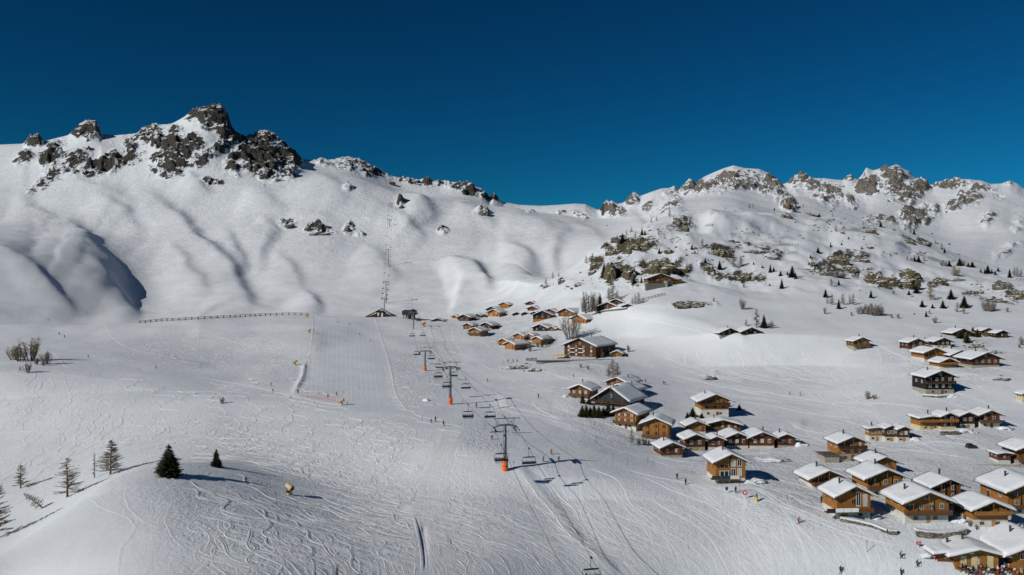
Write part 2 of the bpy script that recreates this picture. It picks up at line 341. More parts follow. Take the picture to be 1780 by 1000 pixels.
# ------------------------------------------------------------------ materials
MATS = {}
def newmat(name):
    m = bpy.data.materials.new(name); m.use_nodes = True
    t = m.node_tree; b = t.nodes['Principled BSDF']
    MATS[name] = m
    return m, t, b
def simple(name, c, rough=0.7, metal=0.0, var=0.0, scale=3.0, bump=0.0, spec=0.3):
    m, t, b = newmat(name)
    b.inputs['Roughness'].default_value = rough
    b.inputs['Metallic'].default_value = metal
    b.inputs['Specular IOR Level'].default_value = spec
    b.inputs['Base Color'].default_value = (*c, 1)
    if var or bump:
        tc = t.nodes.new('ShaderNodeTexCoord'); n = t.nodes.new('ShaderNodeTexNoise')
        n.inputs['Scale'].default_value = scale; n.inputs['Detail'].default_value = 4
        t.links.new(tc.outputs['Object'], n.inputs['Vector'])
        if var:
            cr = t.nodes.new('ShaderNodeValToRGB')
            cr.color_ramp.elements[0].position = 0.3; cr.color_ramp.elements[1].position = 0.7
            cr.color_ramp.elements[0].color = (*[x * (1 - var) for x in c], 1)
            cr.color_ramp.elements[1].color = (*[min(1, x * (1 + var)) for x in c], 1)
            t.links.new(n.outputs['Fac'], cr.inputs[0]); t.links.new(cr.outputs[0], b.inputs['Base Color'])
        if bump:
            bp = t.nodes.new('ShaderNodeBump'); bp.inputs['Strength'].default_value = bump; bp.inputs['Distance'].default_value = 0.1
            t.links.new(n.outputs['Fac'], bp.inputs['Height']); t.links.new(bp.outputs[0], b.inputs['Normal'])
    return m
def noise_n(t, vec, scale, detail=3, rough=0.55, dist=0.0):
    n = t.nodes.new('ShaderNodeTexNoise'); n.inputs['Scale'].default_value = scale; n.inputs['Detail'].default_value = detail
    n.inputs['Roughness'].default_value = rough; n.inputs['Distortion'].default_value = dist
    t.links.new(vec, n.inputs['Vector']); return n.outputs['Fac']
def mth(t, op, a, b=None, clamp=False):
    n = t.nodes.new('ShaderNodeMath'); n.operation = op; n.use_clamp = clamp
    for i, x in enumerate((a, b)):
        if x is None: continue
        if isinstance(x, (int, float)): n.inputs[i].default_value = x
        else: t.links.new(x, n.inputs[i])
    return n.outputs[0]
def attr(t, name):
    n = t.nodes.new('ShaderNodeAttribute'); n.attribute_name = name; return n.outputs['Fac']
def ramp(t, fac, stops):
    n = t.nodes.new('ShaderNodeValToRGB'); e = n.color_ramp.elements
    while len(e) < len(stops): e.new(0.5)
    for x, (p, c) in zip(e, stops): x.position = p; x.color = (*c, 1)
    t.links.new(fac, n.inputs[0]); return n.outputs[0]
def mixc(t, fac, a, b):
    n = t.nodes.new('ShaderNodeMix'); n.data_type = 'RGBA'
    for sock, x in ((n.inputs[0], fac), (n.inputs[6], a), (n.inputs[7], b)):
        if isinstance(x, (int, float)): sock.default_value = x
        elif isinstance(x, tuple): sock.default_value = (*x, 1)
        else: t.links.new(x, sock)
    return n.outputs[2]
SNOW = (0.80, 0.81, 0.82)
def snow_ground():
    m, t, b = newmat('snow_and_rock')
    geo = t.nodes.new('ShaderNodeNewGeometry'); pos = geo.outputs['Position']
    sep = t.nodes.new('ShaderNodeSeparateXYZ'); t.links.new(geo.outputs['Normal'], sep.inputs[0])
    nz = sep.outputs['Z']
    rock = attr(t, 'rock'); rough = attr(t, 'tracked'); groom = attr(t, 'groomed'); tone = attr(t, 'tone'); far = attr(t, 'far')
    n1 = mth(t, 'ADD', mth(t, 'MULTIPLY', noise_n(t, pos, 0.06, 6, 0.75), 0.65), mth(t, 'MULTIPLY', noise_n(t, pos, 0.016, 4, 0.6), 0.35)); n2 = noise_n(t, pos, 0.35, 5, 0.7)
    nn = mth(t, 'ADD', mth(t, 'MULTIPLY', n1, far), mth(t, 'MULTIPLY', n2, mth(t, 'SUBTRACT', 1.0, far)))
    f = mth(t, 'ADD', mth(t, 'MULTIPLY', rock, 0.95), mth(t, 'MULTIPLY', mth(t, 'SUBTRACT', nn, 0.5), mth(t, 'ADD', 2.8, mth(t, 'MULTIPLY', far, 4.6))))
    f = mth(t, 'SUBTRACT', f, mth(t, 'MULTIPLY', mth(t, 'SUBTRACT', nz, 0.66), 2.1))
    f = mth(t, 'SUBTRACT', f, mth(t, 'MULTIPLY', mth(t, 'LESS_THAN', rock, 0.04), 5.0))
    f = mth(t, 'MULTIPLY', mth(t, 'SUBTRACT', f, mth(t, 'ADD', 0.28, mth(t, 'MULTIPLY', far, 0.14))), 6.0, clamp=True)
    rc1 = ramp(t, noise_n(t, pos, 0.25, 6, 0.75, 0.4), [(0.3, (0.018, 0.017, 0.017)), (0.5, (0.062, 0.056, 0.048)), (0.72, (0.17, 0.15, 0.12))])
    rc2 = ramp(t, noise_n(t, pos, 0.45, 6, 0.75, 0.4), [(0.3, (0.03, 0.027, 0.02)), (0.5, (0.10, 0.083, 0.05)), (0.72, (0.22, 0.19, 0.125))])
    rc3 = ramp(t, noise_n(t, pos, 0.06, 6, 0.75, 0.4), [(0.3, (0.10, 0.095, 0.088)), (0.5, (0.20, 0.18, 0.155)), (0.72, (0.36, 0.30, 0.23))])
    rc = mixc(t, mth(t, 'MULTIPLY', tone, 2.0, clamp=True), rc1, mixc(t, mth(t, 'MULTIPLY', mth(t, 'SUBTRACT', tone, 0.5), 2.0, clamp=True), rc2, rc3))
    sc = ramp(t, noise_n(t, pos, 0.03, 5, 0.6), [(0.3, (0.70, 0.735, 0.78)), (0.7, (0.80, 0.825, 0.855))])
    sc = mixc(t, mth(t, 'MULTIPLY', groom, 0.25), sc, (0.60, 0.66, 0.70))
    t.links.new(mixc(t, f, sc, rc), b.inputs['Base Color'])
    b.inputs['Roughness'].default_value = 0.75
    b.inputs['Specular IOR Level'].default_value = 0.15
    # relief: wind crust, ski scratches, rock grain
    mp = t.nodes.new('ShaderNodeMapping'); mp.inputs['Scale'].default_value = (0.9, 0.25, 0.5); mp.inputs['Rotation'].default_value = (0, 0, R(-18))
    t.links.new(pos, mp.inputs[0])
    scr = noise_n(t, mp.outputs[0], 1.1, 5, 0.72, 1.2)
    mog = noise_n(t, pos, 0.75, 4, 0.65, 0.8)
    soft = noise_n(t, pos, 0.16, 4, 0.5)
    h = mth(t, 'MULTIPLY', mth(t, 'ADD', mth(t, 'MULTIPLY', scr, 0.55), mth(t, 'MULTIPLY', mog, 1.35)), rough)
    h = mth(t, 'ADD', h, mth(t, 'MULTIPLY', soft, 0.35))
    h = mth(t, 'ADD', h, mth(t, 'MULTIPLY', mth(t, 'MULTIPLY', noise_n(t, pos, 0.075, 5, 0.62, 0.6), far), 4.0))
    h = mth(t, 'ADD', h, mth(t, 'MULTIPLY', mth(t, 'MULTIPLY', nn, f), mth(t, 'ADD', 4.0, mth(t, 'MULTIPLY', far, 22.0))))
    bp = t.nodes.new('ShaderNodeBump'); bp.inputs['Strength'].default_value = 1.0; bp.inputs['Distance'].default_value = 0.6
    t.links.new(h, bp.inputs['Height']); t.links.new(bp.outputs[0], b.inputs['Normal'])
    return m
M_GROUND = snow_ground()
tone = np.where(UU < 1050, 0.0, np.where(D > 1150, 1.0, 0.5)) + 0 * D
tone = np.where((D < 1150) & (UU > 900), 0.5, tone)
# how much each stretch is cut up by skis (column,row,half width,half height,amount)
TRK = np.full_like(Z, 0.26)
for (u, v, ru, rv, a) in [(560,900,330,110,.62),(380,610,190,40,.95),(730,640,60,80,.9),(760,570,60,25,.5),(350,760,280,50,.45),(1150,900,330,90,.38),(1300,650,150,50,.45),(1500,640,120,40,.4),(830,760,60,30,.9),(90,500,150,60,1.0),(1550,800,90,20,.7),(480,650,60,25,.8),(850,600,60,60,.4),(1600,820,120,20,.6),(1450,740,90,20,.5),(1300,800,80,12,1.0),(700,520,150,60,.35)]:
    q = np.sqrt(((UU - u) / ru) ** 2 + ((V - v) / rv) ** 2)
    TRK = np.maximum(TRK, np.clip(1.5 - q, 0, 1) * a)
flat = lambda u, v, ru, rv: np.clip(1.6 - np.sqrt(((UU - u) / ru) ** 2 + ((V - v) / rv) ** 2), 0, 1)
TRK *= 1 - 0.8 * flat(120, 950, 150, 70)
TRK = np.maximum(TRK, vil * 0.9)
pl = np.interp(V, [545, 640, 720], [543, 530, 525]); pr = np.interp(V, [545, 620, 700, 720], [650, 672, 692, 720])
wv = fbm(X / 9, Y / 20, 44, 2) * 4
gm = np.clip((UU + wv - pl) / 8, 0, 1) * np.clip((pr - UU + wv) / 12, 0, 1) * (0.75 + 0.25 * fbm(X / 5, Y / 60, 45, 2)) * (V > 545) * (V < 716) * (D < 660)
TRK = TRK * (1 - gm) + 0.22 * gm
TRK *= np.where(D > 1200, 0.5, 1.0)

def grid_obj(name, r0, r1):
    n = r1 - r0
    me = bpy.data.meshes.new(name)
    co = np.stack([X[r0:r1], Y[r0:r1], Z[r0:r1]], -1).reshape(-1, 3).astype(np.float32)
    idx = np.arange(n * NU).reshape(n, NU)
    q = np.stack([idx[:-1, :-1], idx[:-1, 1:], idx[1:, 1:], idx[1:, :-1]], -1).reshape(-1, 4).astype(np.int32)
    me.vertices.add(len(co)); me.vertices.foreach_set('co', co.ravel())
    me.loops.add(q.size); me.loops.foreach_set('vertex_index', q.ravel())
    me.polygons.add(len(q)); me.polygons.foreach_set('loop_start', np.arange(0, q.size, 4, dtype=np.int32))
    me.update(calc_edges=True)
    me.polygons.foreach_set('use_smooth', np.ones(len(q), bool))
    for nm, arr in (('rock', RM), ('tracked', TRK), ('tone', tone), ('far', fardet), ('groomed', gm)):
        at = me.attributes.new(nm, 'FLOAT', 'POINT'); at.data.foreach_set('value', arr[r0:r1].ravel().astype(np.float32))
    me.materials.append(M_GROUND)
    o = bpy.data.objects.new(name, me); col.objects.link(o); o['kind'] = 'structure'
    return o
RS = int(np.searchsorted(tt, 10.0)) 
grid_obj('snow_slope', 0, RS + 1)
grid_obj('mountain', RS, NR)

# ------------------------------------------------------------------ mesh helpers
class MB:
    def __init__(s): s.v = []; s.f = []; s.m = []
    def poly(s, pts, faces, mi=0):
        n = len(s.v); s.v += [tuple(p) for p in pts]; s.f += [tuple(n + i for i in f) for f in faces]; s.m += [mi] * len(faces); return s
    def box(s, x0, x1, y0, y1, z0, z1, mi=0):
        return s.poly([(x0,y0,z0),(x1,y0,z0),(x1,y1,z0),(x0,y1,z0),(x0,y0,z1),(x1,y0,z1),(x1,y1,z1),(x0,y1,z1)],
                      [(0,3,2,1),(4,5,6,7),(0,1,5,4),(1,2,6,5),(2,3,7,6),(3,0,4,7)], mi)
    def beam(s, a, b, w, h=None, mi=0):
        a = Vector(a); b = Vector(b); h = h or w; d = (b - a).normalized()
        up = Vector((0, 0, 1)) if abs(d.z) < 0.95 else Vector((0, 1, 0))
        r = d.cross(up).normalized() * w / 2; q = r.cross(d).normalized() * h / 2
        return s.poly([a-r-q,a+r-q,a+r+q,a-r+q,b-r-q,b+r-q,b+r+q,b-r+q], [(0,1,2,3),(7,6,5,4),(0,4,5,1),(1,5,6,2),(2,6,7,3),(3,7,4,0)], mi)
    def tube(s, pts, rad, n=6, mi=0, cap=True):
        pts = [Vector(p) for p in pts]; k = len(pts); rad = rad if isinstance(rad, (list, tuple)) else [rad] * k
        base = len(s.v)
        for i, p in enumerate(pts):
            d = (pts[min(i + 1, k - 1)] - pts[max(i - 1, 0)]).normalized()
            up = Vector((0, 0, 1)) if abs(d.z) < 0.9 else Vector((1, 0, 0))
            r = d.cross(up).normalized(); q = r.cross(d)
            for j in range(n):
                a = 2 * math.pi * j / n; s.v.append(tuple(p + (r * math.cos(a) + q * math.sin(a)) * rad[i]))
        for i in range(k - 1):
            for j in range(n):
                a, b = base + i * n + j, base + i * n + (j + 1) % n
                s.f.append((a, b, b + n, a + n)); s.m.append(mi)
        if cap:
            s.f.append(tuple(base + j for j in reversed(range(n)))); s.m.append(mi)
            s.f.append(tuple(base + (k - 1) * n + j for j in range(n))); s.m.append(mi)
        return s
    def mesh(s, name, mats, smooth=False):
        me = bpy.data.meshes.new(name); me.from_pydata(s.v, [], s.f)
        for m in mats: me.materials.append(MATS[m])
        if len(mats) > 1: me.polygons.foreach_set('material_index', s.m)
        if smooth: me.polygons.foreach_set('use_smooth', [True] * len(s.f))
        me.update(); return me
def link(name, data, parent=None, loc=(0, 0, 0), rot=(0, 0, 0), scl=(1, 1, 1)):
    o = bpy.data.objects.new(name, data); col.objects.link(o)
    o.location = loc; o.rotation_euler = rot; o.scale = scl
    if parent is not None: o.parent = parent
    return o
def put(name, mb, mats, parent=None, loc=(0, 0, 0), rot=(0, 0, 0), smooth=False, scl=(1, 1, 1)):
    return link(name, mb.mesh(name, mats if isinstance(mats, (list, tuple)) else [mats], smooth), parent, loc, rot, scl)
def tag(o, label, cat, group=None):
    o['label'] = label; o['category'] = cat; o['kind'] = 'thing'
    if group: o['group'] = group
    return o
def stuff(o): o['kind'] = 'stuff'; return o
KIDS = {}
def copy_tree(o, parent=None):
    c = o.copy(); col.objects.link(c)
    if parent is not None: c.parent = parent
    for ch in list(o.children): copy_tree(ch, c)
    return c
ORD = ['first','second','third','fourth','fifth','sixth','seventh','eighth','ninth','tenth','eleventh','twelfth','thirteenth','fourteenth','fifteenth','sixteenth','seventeenth','eighteenth','nineteenth','twentieth','twenty-first','twenty-second','twenty-third','twenty-fourth','twenty-fifth','twenty-sixth','twenty-seventh','twenty-eighth','twenty-ninth','thirtieth']
def ordword(i, n):
    if n == 1: return 'lone'
    if i == 0: return 'leftmost'
    if i == n - 1: return 'rightmost'
    return ORD[i] + ' from left'

# ------------------------------------------------------------------ materials of the things
def timber(name, c, dark=0.55):
    m, t, b = newmat(name)
    tc = t.nodes.new('ShaderNodeTexCoord'); vec = tc.outputs['Object']
    mp = t.nodes.new('ShaderNodeMapping'); mp.inputs['Scale'].default_value = (0.35, 0.35, 4.5); t.links.new(vec, mp.inputs[0])
    n = noise_n(t, mp.outputs[0], 1.0, 4, 0.7)
    oi = t.nodes.new('ShaderNodeObjectInfo')
    w = t.nodes.new('ShaderNodeTexWave'); w.bands_direction = 'Z'; w.inputs['Scale'].default_value = 1.6; w.inputs['Distortion'].default_value = 0.3
    t.links.new(vec, w.inputs[0])
    f = mth(t, 'ADD', mth(t, 'MULTIPLY', n, 0.8), mth(t, 'MULTIPLY', w.outputs['Fac'], 0.3))
    c1 = ramp(t, f, [(0.3, tuple(x * dark for x in c)), (0.62, c), (0.85, tuple(min(1, x * 1.35) for x in c))])
    wt = noise_n(t, vec, 0.5, 3)
    c2 = mixc(t, mth(t, 'MULTIPLY', wt, 0.5), c1, tuple(x * 0.45 for x in c))
    t.links.new(c2, b.inputs['Base Color']); b.inputs['Roughness'].default_value = 0.75; b.inputs['Specular IOR Level'].default_value = 0.2
    bp = t.nodes.new('ShaderNodeBump'); bp.inputs['Distance'].default_value = 0.06; bp.inputs['Strength'].default_value = 0.7
    t.links.new(w.outputs['Fac'], bp.inputs['Height']); t.links.new(bp.outputs[0], b.inputs['Normal'])
timber('gold', (0.46, 0.20, 0.05)); timber('orange', (0.52, 0.20, 0.055)); timber('brown', (0.24, 0.098, 0.033)); timber('red', (0.17, 0.06, 0.035))
timber('dark', (0.07, 0.037, 0.022)); timber('black', (0.028, 0.023, 0.02)); timber('slate', (0.05, 0.06, 0.062)); timber('grey_wood', (0.22, 0.19, 0.16)); timber('rail_brown', (0.20, 0.10, 0.05)); timber('umber', (0.115, 0.052, 0.026))
simple('plaster', (0.62, 0.60, 0.54), 0.85, var=0.12, scale=0.7, bump=0.2)
simple('cream', (0.62, 0.52, 0.30), 0.85, var=0.1, scale=0.7)
simple('stone', (0.36, 0.33, 0.27), 0.9, var=0.45, scale=2.2, bump=1.0)
simple('stone_a', (0.30, 0.28, 0.22), 0.9, var=0.5, scale=1.3, bump=1.0); simple('stone_b', (0.17, 0.155, 0.12), 0.9, var=0.5, scale=1.3, bump=1.0)
simple('roof_wood', (0.10, 0.055, 0.03), 0.8, var=0.3)
simple('beam_wood', (0.16, 0.085, 0.045), 0.8, var=0.3)
simple('frame_white', (0.72, 0.70, 0.66), 0.6)
simple('frame_wood', (0.30, 0.16, 0.07), 0.7)
simple('glass', (0.02, 0.028, 0.036), 0.08, spec=0.6)
simple('painted_glint', (0.88, 0.90, 0.92), 0.15, metal=0.0)  # white base colour stands in for the glint mirrored by the balcony glass
simple('curtain', (0.55, 0.50, 0.42), 0.7)
simple('shutter', (0.17, 0.05, 0.03), 0.7); simple('shutter_gold', (0.42, 0.22, 0.08), 0.7)
simple('chimney', (0.06, 0.055, 0.055), 0.8); simple('metal_dark', (0.06, 0.065, 0.07), 0.45, metal=0.5)
simple('steel', (0.22, 0.235, 0.24), 0.5, metal=0.6, var=0.12, scale=1.2); simple('steel_pale', (0.42, 0.43, 0.43), 0.5, metal=0.4)
simple('pad_orange', (0.86, 0.16, 0.02), 0.55, var=0.12, scale=1.5, bump=0.4)
simple('seat_blue', (0.015, 0.05, 0.085), 0.5); simple('seat_dark', (0.03, 0.035, 0.04), 0.6)
simple('bark', (0.17, 0.13, 0.10), 0.95, var=0.4, scale=4, bump=0.6); simple('bark_grey', (0.17, 0.145, 0.12), 0.95, var=0.3, scale=4)
simple('twigs', (0.27, 0.21, 0.155), 0.95, var=0.3, scale=0.6); simple('twigs_gold', (0.32, 0.24, 0.12), 0.95, var=0.35, scale=0.6); simple('twigs_red', (0.25, 0.18, 0.14), 0.95, var=0.3, scale=0.6)
simple('needles', (0.06, 0.07, 0.03), 0.9, var=0.5, scale=0.9); simple('needles_olive', (0.075, 0.07, 0.028), 0.9, var=0.5, scale=0.9); simple('needles_dark', (0.026, 0.036, 0.022), 0.9, var=0.4, scale=0.9)
simple('yellow', (0.75, 0.48, 0.05), 0.6, var=0.1); simple('beige', (0.66, 0.46, 0.24), 0.6, var=0.15, scale=2); simple('red_paint', (0.62, 0.03, 0.025), 0.55); simple('net_red', (0.72, 0.34, 0.30), 0.8)
simple('canvas_yellow', (0.72, 0.44, 0.08), 0.8, var=0.1)
simple('skin', (0.42, 0.25, 0.17), 0.6); simple('goggles', (0.02, 0.02, 0.025), 0.15)
for nm, c in dict(cl_black=(0.015,0.016,0.02), cl_navy=(0.02,0.035,0.09), cl_blue=(0.03,0.12,0.35), cl_red=(0.5,0.02,0.02), cl_pink=(0.55,0.08,0.20), cl_green=(0.05,0.22,0.10), cl_grey=(0.12,0.12,0.13), cl_white=(0.65,0.65,0.65), cl_yellow=(0.6,0.45,0.05), cl_orange=(0.6,0.18,0.03), cl_teal=(0.02,0.2,0.25)).items(): simple(nm, c, 0.8)
def snow_mat():
    m, t, b = newmat('snow')
    tc = t.nodes.new('ShaderNodeTexCoord'); geo = t.nodes.new('ShaderNodeNewGeometry')
    n = noise_n(t, geo.outputs['Position'], 0.8, 5, 0.6)
    t.links.new(ramp(t, n, [(0.3, (0.72, 0.75, 0.79)), (0.7, (0.83, 0.85, 0.875))]), b.inputs['Base Color'])
    b.inputs['Roughness'].default_value = 0.75; b.inputs['Specular IOR Level'].default_value = 0.15
    bp = t.nodes.new('ShaderNodeBump'); bp.inputs['Distance'].default_value = 0.16; bp.inputs['Strength'].default_value = 0.7
    t.links.new(n, bp.inputs['Height']); t.links.new(bp.outputs[0], b.inputs['Normal'])
snow_mat()
def outcrop_mat(name, stops, sc):
    m, t, b = newmat(name)
    geo = t.nodes.new('ShaderNodeNewGeometry'); pos = geo.outputs['Position']
    sep = t.nodes.new('ShaderNodeSeparateXYZ'); t.links.new(geo.outputs['Normal'], sep.inputs[0])
    mp = t.nodes.new('ShaderNodeMapping'); mp.inputs['Scale'].default_value = (1, 1, 0.5); t.links.new(pos, mp.inputs[0])
    n = noise_n(t, mp.outputs[0], sc, 6, 0.75, 0.5)
    rc = ramp(t, n, stops)
    f = mth(t, 'MULTIPLY', mth(t, 'ADD', mth(t, 'SUBTRACT', sep.outputs['Z'], 0.70), mth(t, 'MULTIPLY', mth(t, 'SUBTRACT', noise_n(t, pos, sc * 1.7, 4), 0.5), 0.8)), 7.0, clamp=True)
    t.links.new(mixc(t, f, rc, (0.80, 0.82, 0.85)), b.inputs['Base Color']); b.inputs['Roughness'].default_value = 0.9; b.inputs['Specular IOR Level'].default_value = 0.1
    bp = t.nodes.new('ShaderNodeBump'); bp.inputs['Distance'].default_value = 0.8; bp.inputs['Strength'].default_value = 0.9
    t.links.new(n, bp.inputs['Height']); t.links.new(bp.outputs[0], b.inputs['Normal'])
outcrop_mat('rock_olive', [(0.3, (0.035, 0.032, 0.02)), (0.5, (0.12, 0.10, 0.058)), (0.72, (0.25, 0.215, 0.14))], 0.55)
outcrop_mat('rock_grey', [(0.3, (0.035, 0.033, 0.03)), (0.5, (0.12, 0.11, 0.09)), (0.72, (0.25, 0.23, 0.19))], 0.55)

# ------------------------------------------------------------------ chalets
WIN = MB()
for (a, b_, c, d) in ((-.5,-.42,0,1), (.42,.5,0,1), (-.42,.42,0,.08), (-.42,.42,.92,1), (-.035,.035,.08,.92)): WIN.box(a, b_, -.07, .03, c, d)
WIN_W = WIN.mesh('window', ['frame_white']); WIN_B = WIN.mesh('window', ['frame_wood'])
PANE = MB().box(-.42,.42,-.02,.02,.08,.92)
PANES = {k: PANE.mesh('pane', [k]) for k in ('glass', 'curtain', 'painted_glint', 'shutter', 'shutter_gold')}
DOORM = MB().box(-.5,.5,-.07,.02,0,1).mesh('door', ['shutter'])
DOORG = MB().box(-.5,.5,-.07,.02,0,1).mesh('door', ['shutter_gold'])
HANDLE = MB().box(.32,.40,-.11,-.07,.44,.50).mesh('handle', ['steel'])
def window(par, x, y, z, w, h, rz=0, frame=WIN_W, pane='glass'):
    o = link('window', frame, par, (x, y, z), (0, 0, rz), (w, 1, h))
    link('pane', PANES[pane], o); return o
def snowcap(w2, o_s, y0, y1, ze, rise, th, seed, nx=22, ny=10, kx=1.0):
    """a thick pillow of snow over a gabled roof; half width, side overhang, front, back, eave height, rise"""
    W = w2 + o_s; v = []; f = []
    r = random.Random(seed)
    ph = r.random() * 50
    for j in range(ny + 1):
        t = j / ny; y = y0 + (y1 - y0) * t
        ed = min(1, min(t, 1 - t) * ny / 1.0)
        for i in range(nx + 1):
            s_ = -1 + 2 * i / nx
            q = abs(s_)
            zr = ze + rise * (1 - q * W / w2) if w2 > 0 else ze
            # soften the ridge
            zr = zr - 0.10 * rise * math.exp(-(q / 0.10) ** 2)
            e = max(0.0, 1 - ((q - 0.90) / 0.10) ** 2) ** 0.5 if q > 0.90 else 1.0
            ee = 0.72 if j in (0, ny) else 1.0
            n = float(vnoise(s_ * 2.4 + ph, t * 3.1 + ph, 5)) * 0.20 + float(vnoise(s_ * 6 + ph, t * 9 + ph, 6)) * 0.09
            bulge = 0.10 * (1 if j in (0, ny) else 0)
            yy = y + (-bulge if j == 0 else bulge if j == ny else 0)
            v.append((s_ * W * (1 + 0.02 * n), yy, zr + th * (e * ee * (1 + n) ) + 0.02))
    N = nx + 1
    for j in range(ny):
        for i in range(nx):
            a = j * N + i; f.append((a, a + 1, a + N + 1, a + N))
    # underside skirt
    b0 = len(v)
    ring = [i for i in range(N)] + [j * N + nx for j in range(1, ny + 1)] + [ny * N + i for i in range(nx - 1, -1, -1)] + [j * N for j in range(ny - 1, 0, -1)]
    for k in ring:
        x, y, z = v[k]; q = abs(x) / W
        yc = min(max(y, y0 + 0.05), y1 - 0.05)
        v.append((x * 0.985, yc, ze + rise * (1 - min(q, 1) * W / w2) + 0.012))
    n = len(ring)
    for k in range(n):
        a, b = ring[k], ring[(k + 1) % n]; c, d = b0 + k, b0 + (k + 1) % n
        f.append((b, a, c, d))
    m = MB(); m.poly(v, f); return m
NH = [0]
LRG = 'chalets of the lower right village'
def chalet(u, vb, wpx, vr, yaw=0.0, dep=1.1, tone='brown', base=0.25, bmat='plaster', balcony=0, win=2, cur='glass', label='', group='wooden chalets of the village', cat='chalet', name='chalet', chim=None, snow=0.5, pitch=0.40, side='l', big=False, over=None, beams=True, dmin=90, shut=False, frame=None, wfl=None, door=True, lift=0.0):
    p = hit(u, vb, dmin); mpp = p.y / F
    w = wpx * mpp / max(.7, math.cos(yaw)); H = (vb - vr) * mpp; w2 = w / 2; dl = w * dep
    th = min(snow * random.Random(u * 7 + vr).uniform(.62, 1.1), 0.15 * H + 0.12)
    rise = pitch * w2
    eave = H - rise - th * 0.8
    if eave < 0.36 * H: rise = max(0.12 * w2, H - th * 0.8 - 0.36 * H); eave = H - rise - th * 0.8
    root = link(name, None, None, (p.x, p.y, p.z + lift), (0, 0, yaw)); root.empty_display_size = 1
    tag(root, label, cat, group)
    NH[0] += 1
    rr = random.Random(NH[0] * 13)
    hb = eave * base
    small = wpx < 17
    if group == LRG and wpx > 40: dl *= .84; over = over * .8 if over else None
    put('foundation', MB().box(-w2 + .05, w2 - .05, .05, dl - .05, -4.0, hb), bmat, root)
    m = MB(); g = rise * 0.96
    m.poly([(-w2,0,hb),(w2,0,hb),(w2,0,eave),(0,0,eave+g),(-w2,0,eave),(-w2,dl,hb),(w2,dl,hb),(w2,dl,eave),(0,dl,eave+g),(-w2,dl,eave)],
           [(0,1,2,3,4),(9,8,7,6,5),(0,5,6,1),(1,6,7,2),(2,7,8,3),(3,8,9,4),(4,9,5,0)])
    put('wall', m, tone, root)
    os_ = over if over is not None else min(1.5, 0.13 * w + 0.25); of = min(1.7, 0.12 * w + 0.35)
    rt = 0.2
    rf = MB()
    for s_ in (-1, 1):
        xe = s_ * (w2 + os_); ze = eave - rise / w2 * os_
        a = [(0, -of, eave + rise - rt), (xe, -of, ze - rt), (xe, dl + of * .3, ze - rt), (0, dl + of * .3, eave + rise - rt)]
        b = [(x, y, z + rt) for x, y, z in a]
        rf.poly(a + b, [(0,1,2,3),(7,6,5,4),(0,4,5,1),(1,5,6,2),(2,6,7,3),(3,7,4,0)])
    roof = put('roof', rf, 'roof_wood', root)
    put('roof_snow', snowcap(w2, os_ + .06, -of - .05, dl + of * .3 + .05, eave, rise, th, NH[0], nx=(12 if small else 24), ny=(5 if small else 11)), 'snow', root, smooth=True)
    fr = frame or (WIN_B if tone in ('gold', 'orange') and rr.random() < .5 else WIN_W)
    # gable front
    wh = min(1.25, 0.22 * H); ww = wh * 0.85
    floors = []
    body = eave - hb
    nfl = 1 if (body < 3.4 or small) else 2
    if wfl: nfl = wfl
    for k in range(nfl):
        z = hb + (k + .5) * body / nfl - wh * .45
        nwin = max(1, min(win, int((w - .8) / (ww * 1.4))))
        for i in range(nwin):
            x = (-.5 + (i + .5) / nwin) * (w - 0.9)
            c = cur if rr.random() < .7 else 'glass'
            o = window(root, x, 0, z, ww, wh, 0, fr, c)
            if shut and not small:
                for s_ in (-1, 1):
                    link('shutter', SHUT, o, (s_ * .78, 0, 0))
    if rise > 1.3 and not small:
        window(root, 0, 0, eave + rise * .08, ww * .9, min(wh * .9, rise * .5), 0, fr, 'glass')
    # basement
    if hb > 1.2 and not small:
        nb = 2 if w > 7 else 1
        for i in range(nb):
            window(root, -w2 * .5 + i * w2 * .9, .05, hb * .35, ww, min(.8, hb * .4), 0, WIN_B, 'glass')
        if door:
            d = link('door', DOORM if rr.random() < .6 else DOORG, root, (w2 * .05 * rr.choice([-1, 1]) + w2*.12, .05, 0.05), (0, 0, 0), (.95, 1, min(2.0, hb * .85)))
            link('handle', HANDLE, d)
    elif door and not small:
        d = link('door', DOORM, root, (w2 * .62, 0, hb - .02), (0, 0, 0), (.9, 1, min(1.95, body * .75)))
        link('handle', HANDLE, d)
    # side walls
    if not small:
        for s_ in ((-1,) if side == 'l' else (1,) if side == 'r' else (-1, 1)):
            for i in range(2):
                window(root, s_ * w2, dl * (.28 + .4 * i), hb + body * .42, ww, min(wh, body * .35), -math.pi / 2 if s_ < 0 else math.pi / 2, fr, 'glass')
    if balcony:
        bz = hb if balcony == 1 else hb + body * .48
        bm = {1: 'rail_brown', 2: 'dark', 3: 'gold'}.get(balcony, 'rail_brown')
        ext = .25
        bd = 1.35
        slab = put('balcony', MB().box(-w2 - ext, w2 + ext, -bd, -.02, bz - .16, bz), 'beam_wood', root)
        rl = MB(); nb = max(6, int(w / .32)); hR = 0.95
        rl.box(-w2 - ext, w2 + ext, -bd, -bd + .07, bz + hR - .08, bz + hR)
        rl.box(-w2 - ext, w2 + ext, -bd + .075, -bd + .12, bz + .08, bz + .16)
        for i in range(nb):
            x = -w2 - ext + (i + .5) * (w + 2 * ext) / nb; hw = (w + 2 * ext) / nb * .42
            rl.box(x - hw, x + hw, -bd + .015, -bd + .06, bz + .04, bz + hR - .09)
        for s_ in (-1, 1):
            xs = s_ * (w2 + ext - .03)
            rl.box(min(xs, xs - .05), max(xs, xs - .05), -bd + .08, -.03, bz + .1, bz + hR - .05)
        put('railing', rl, bm, slab)
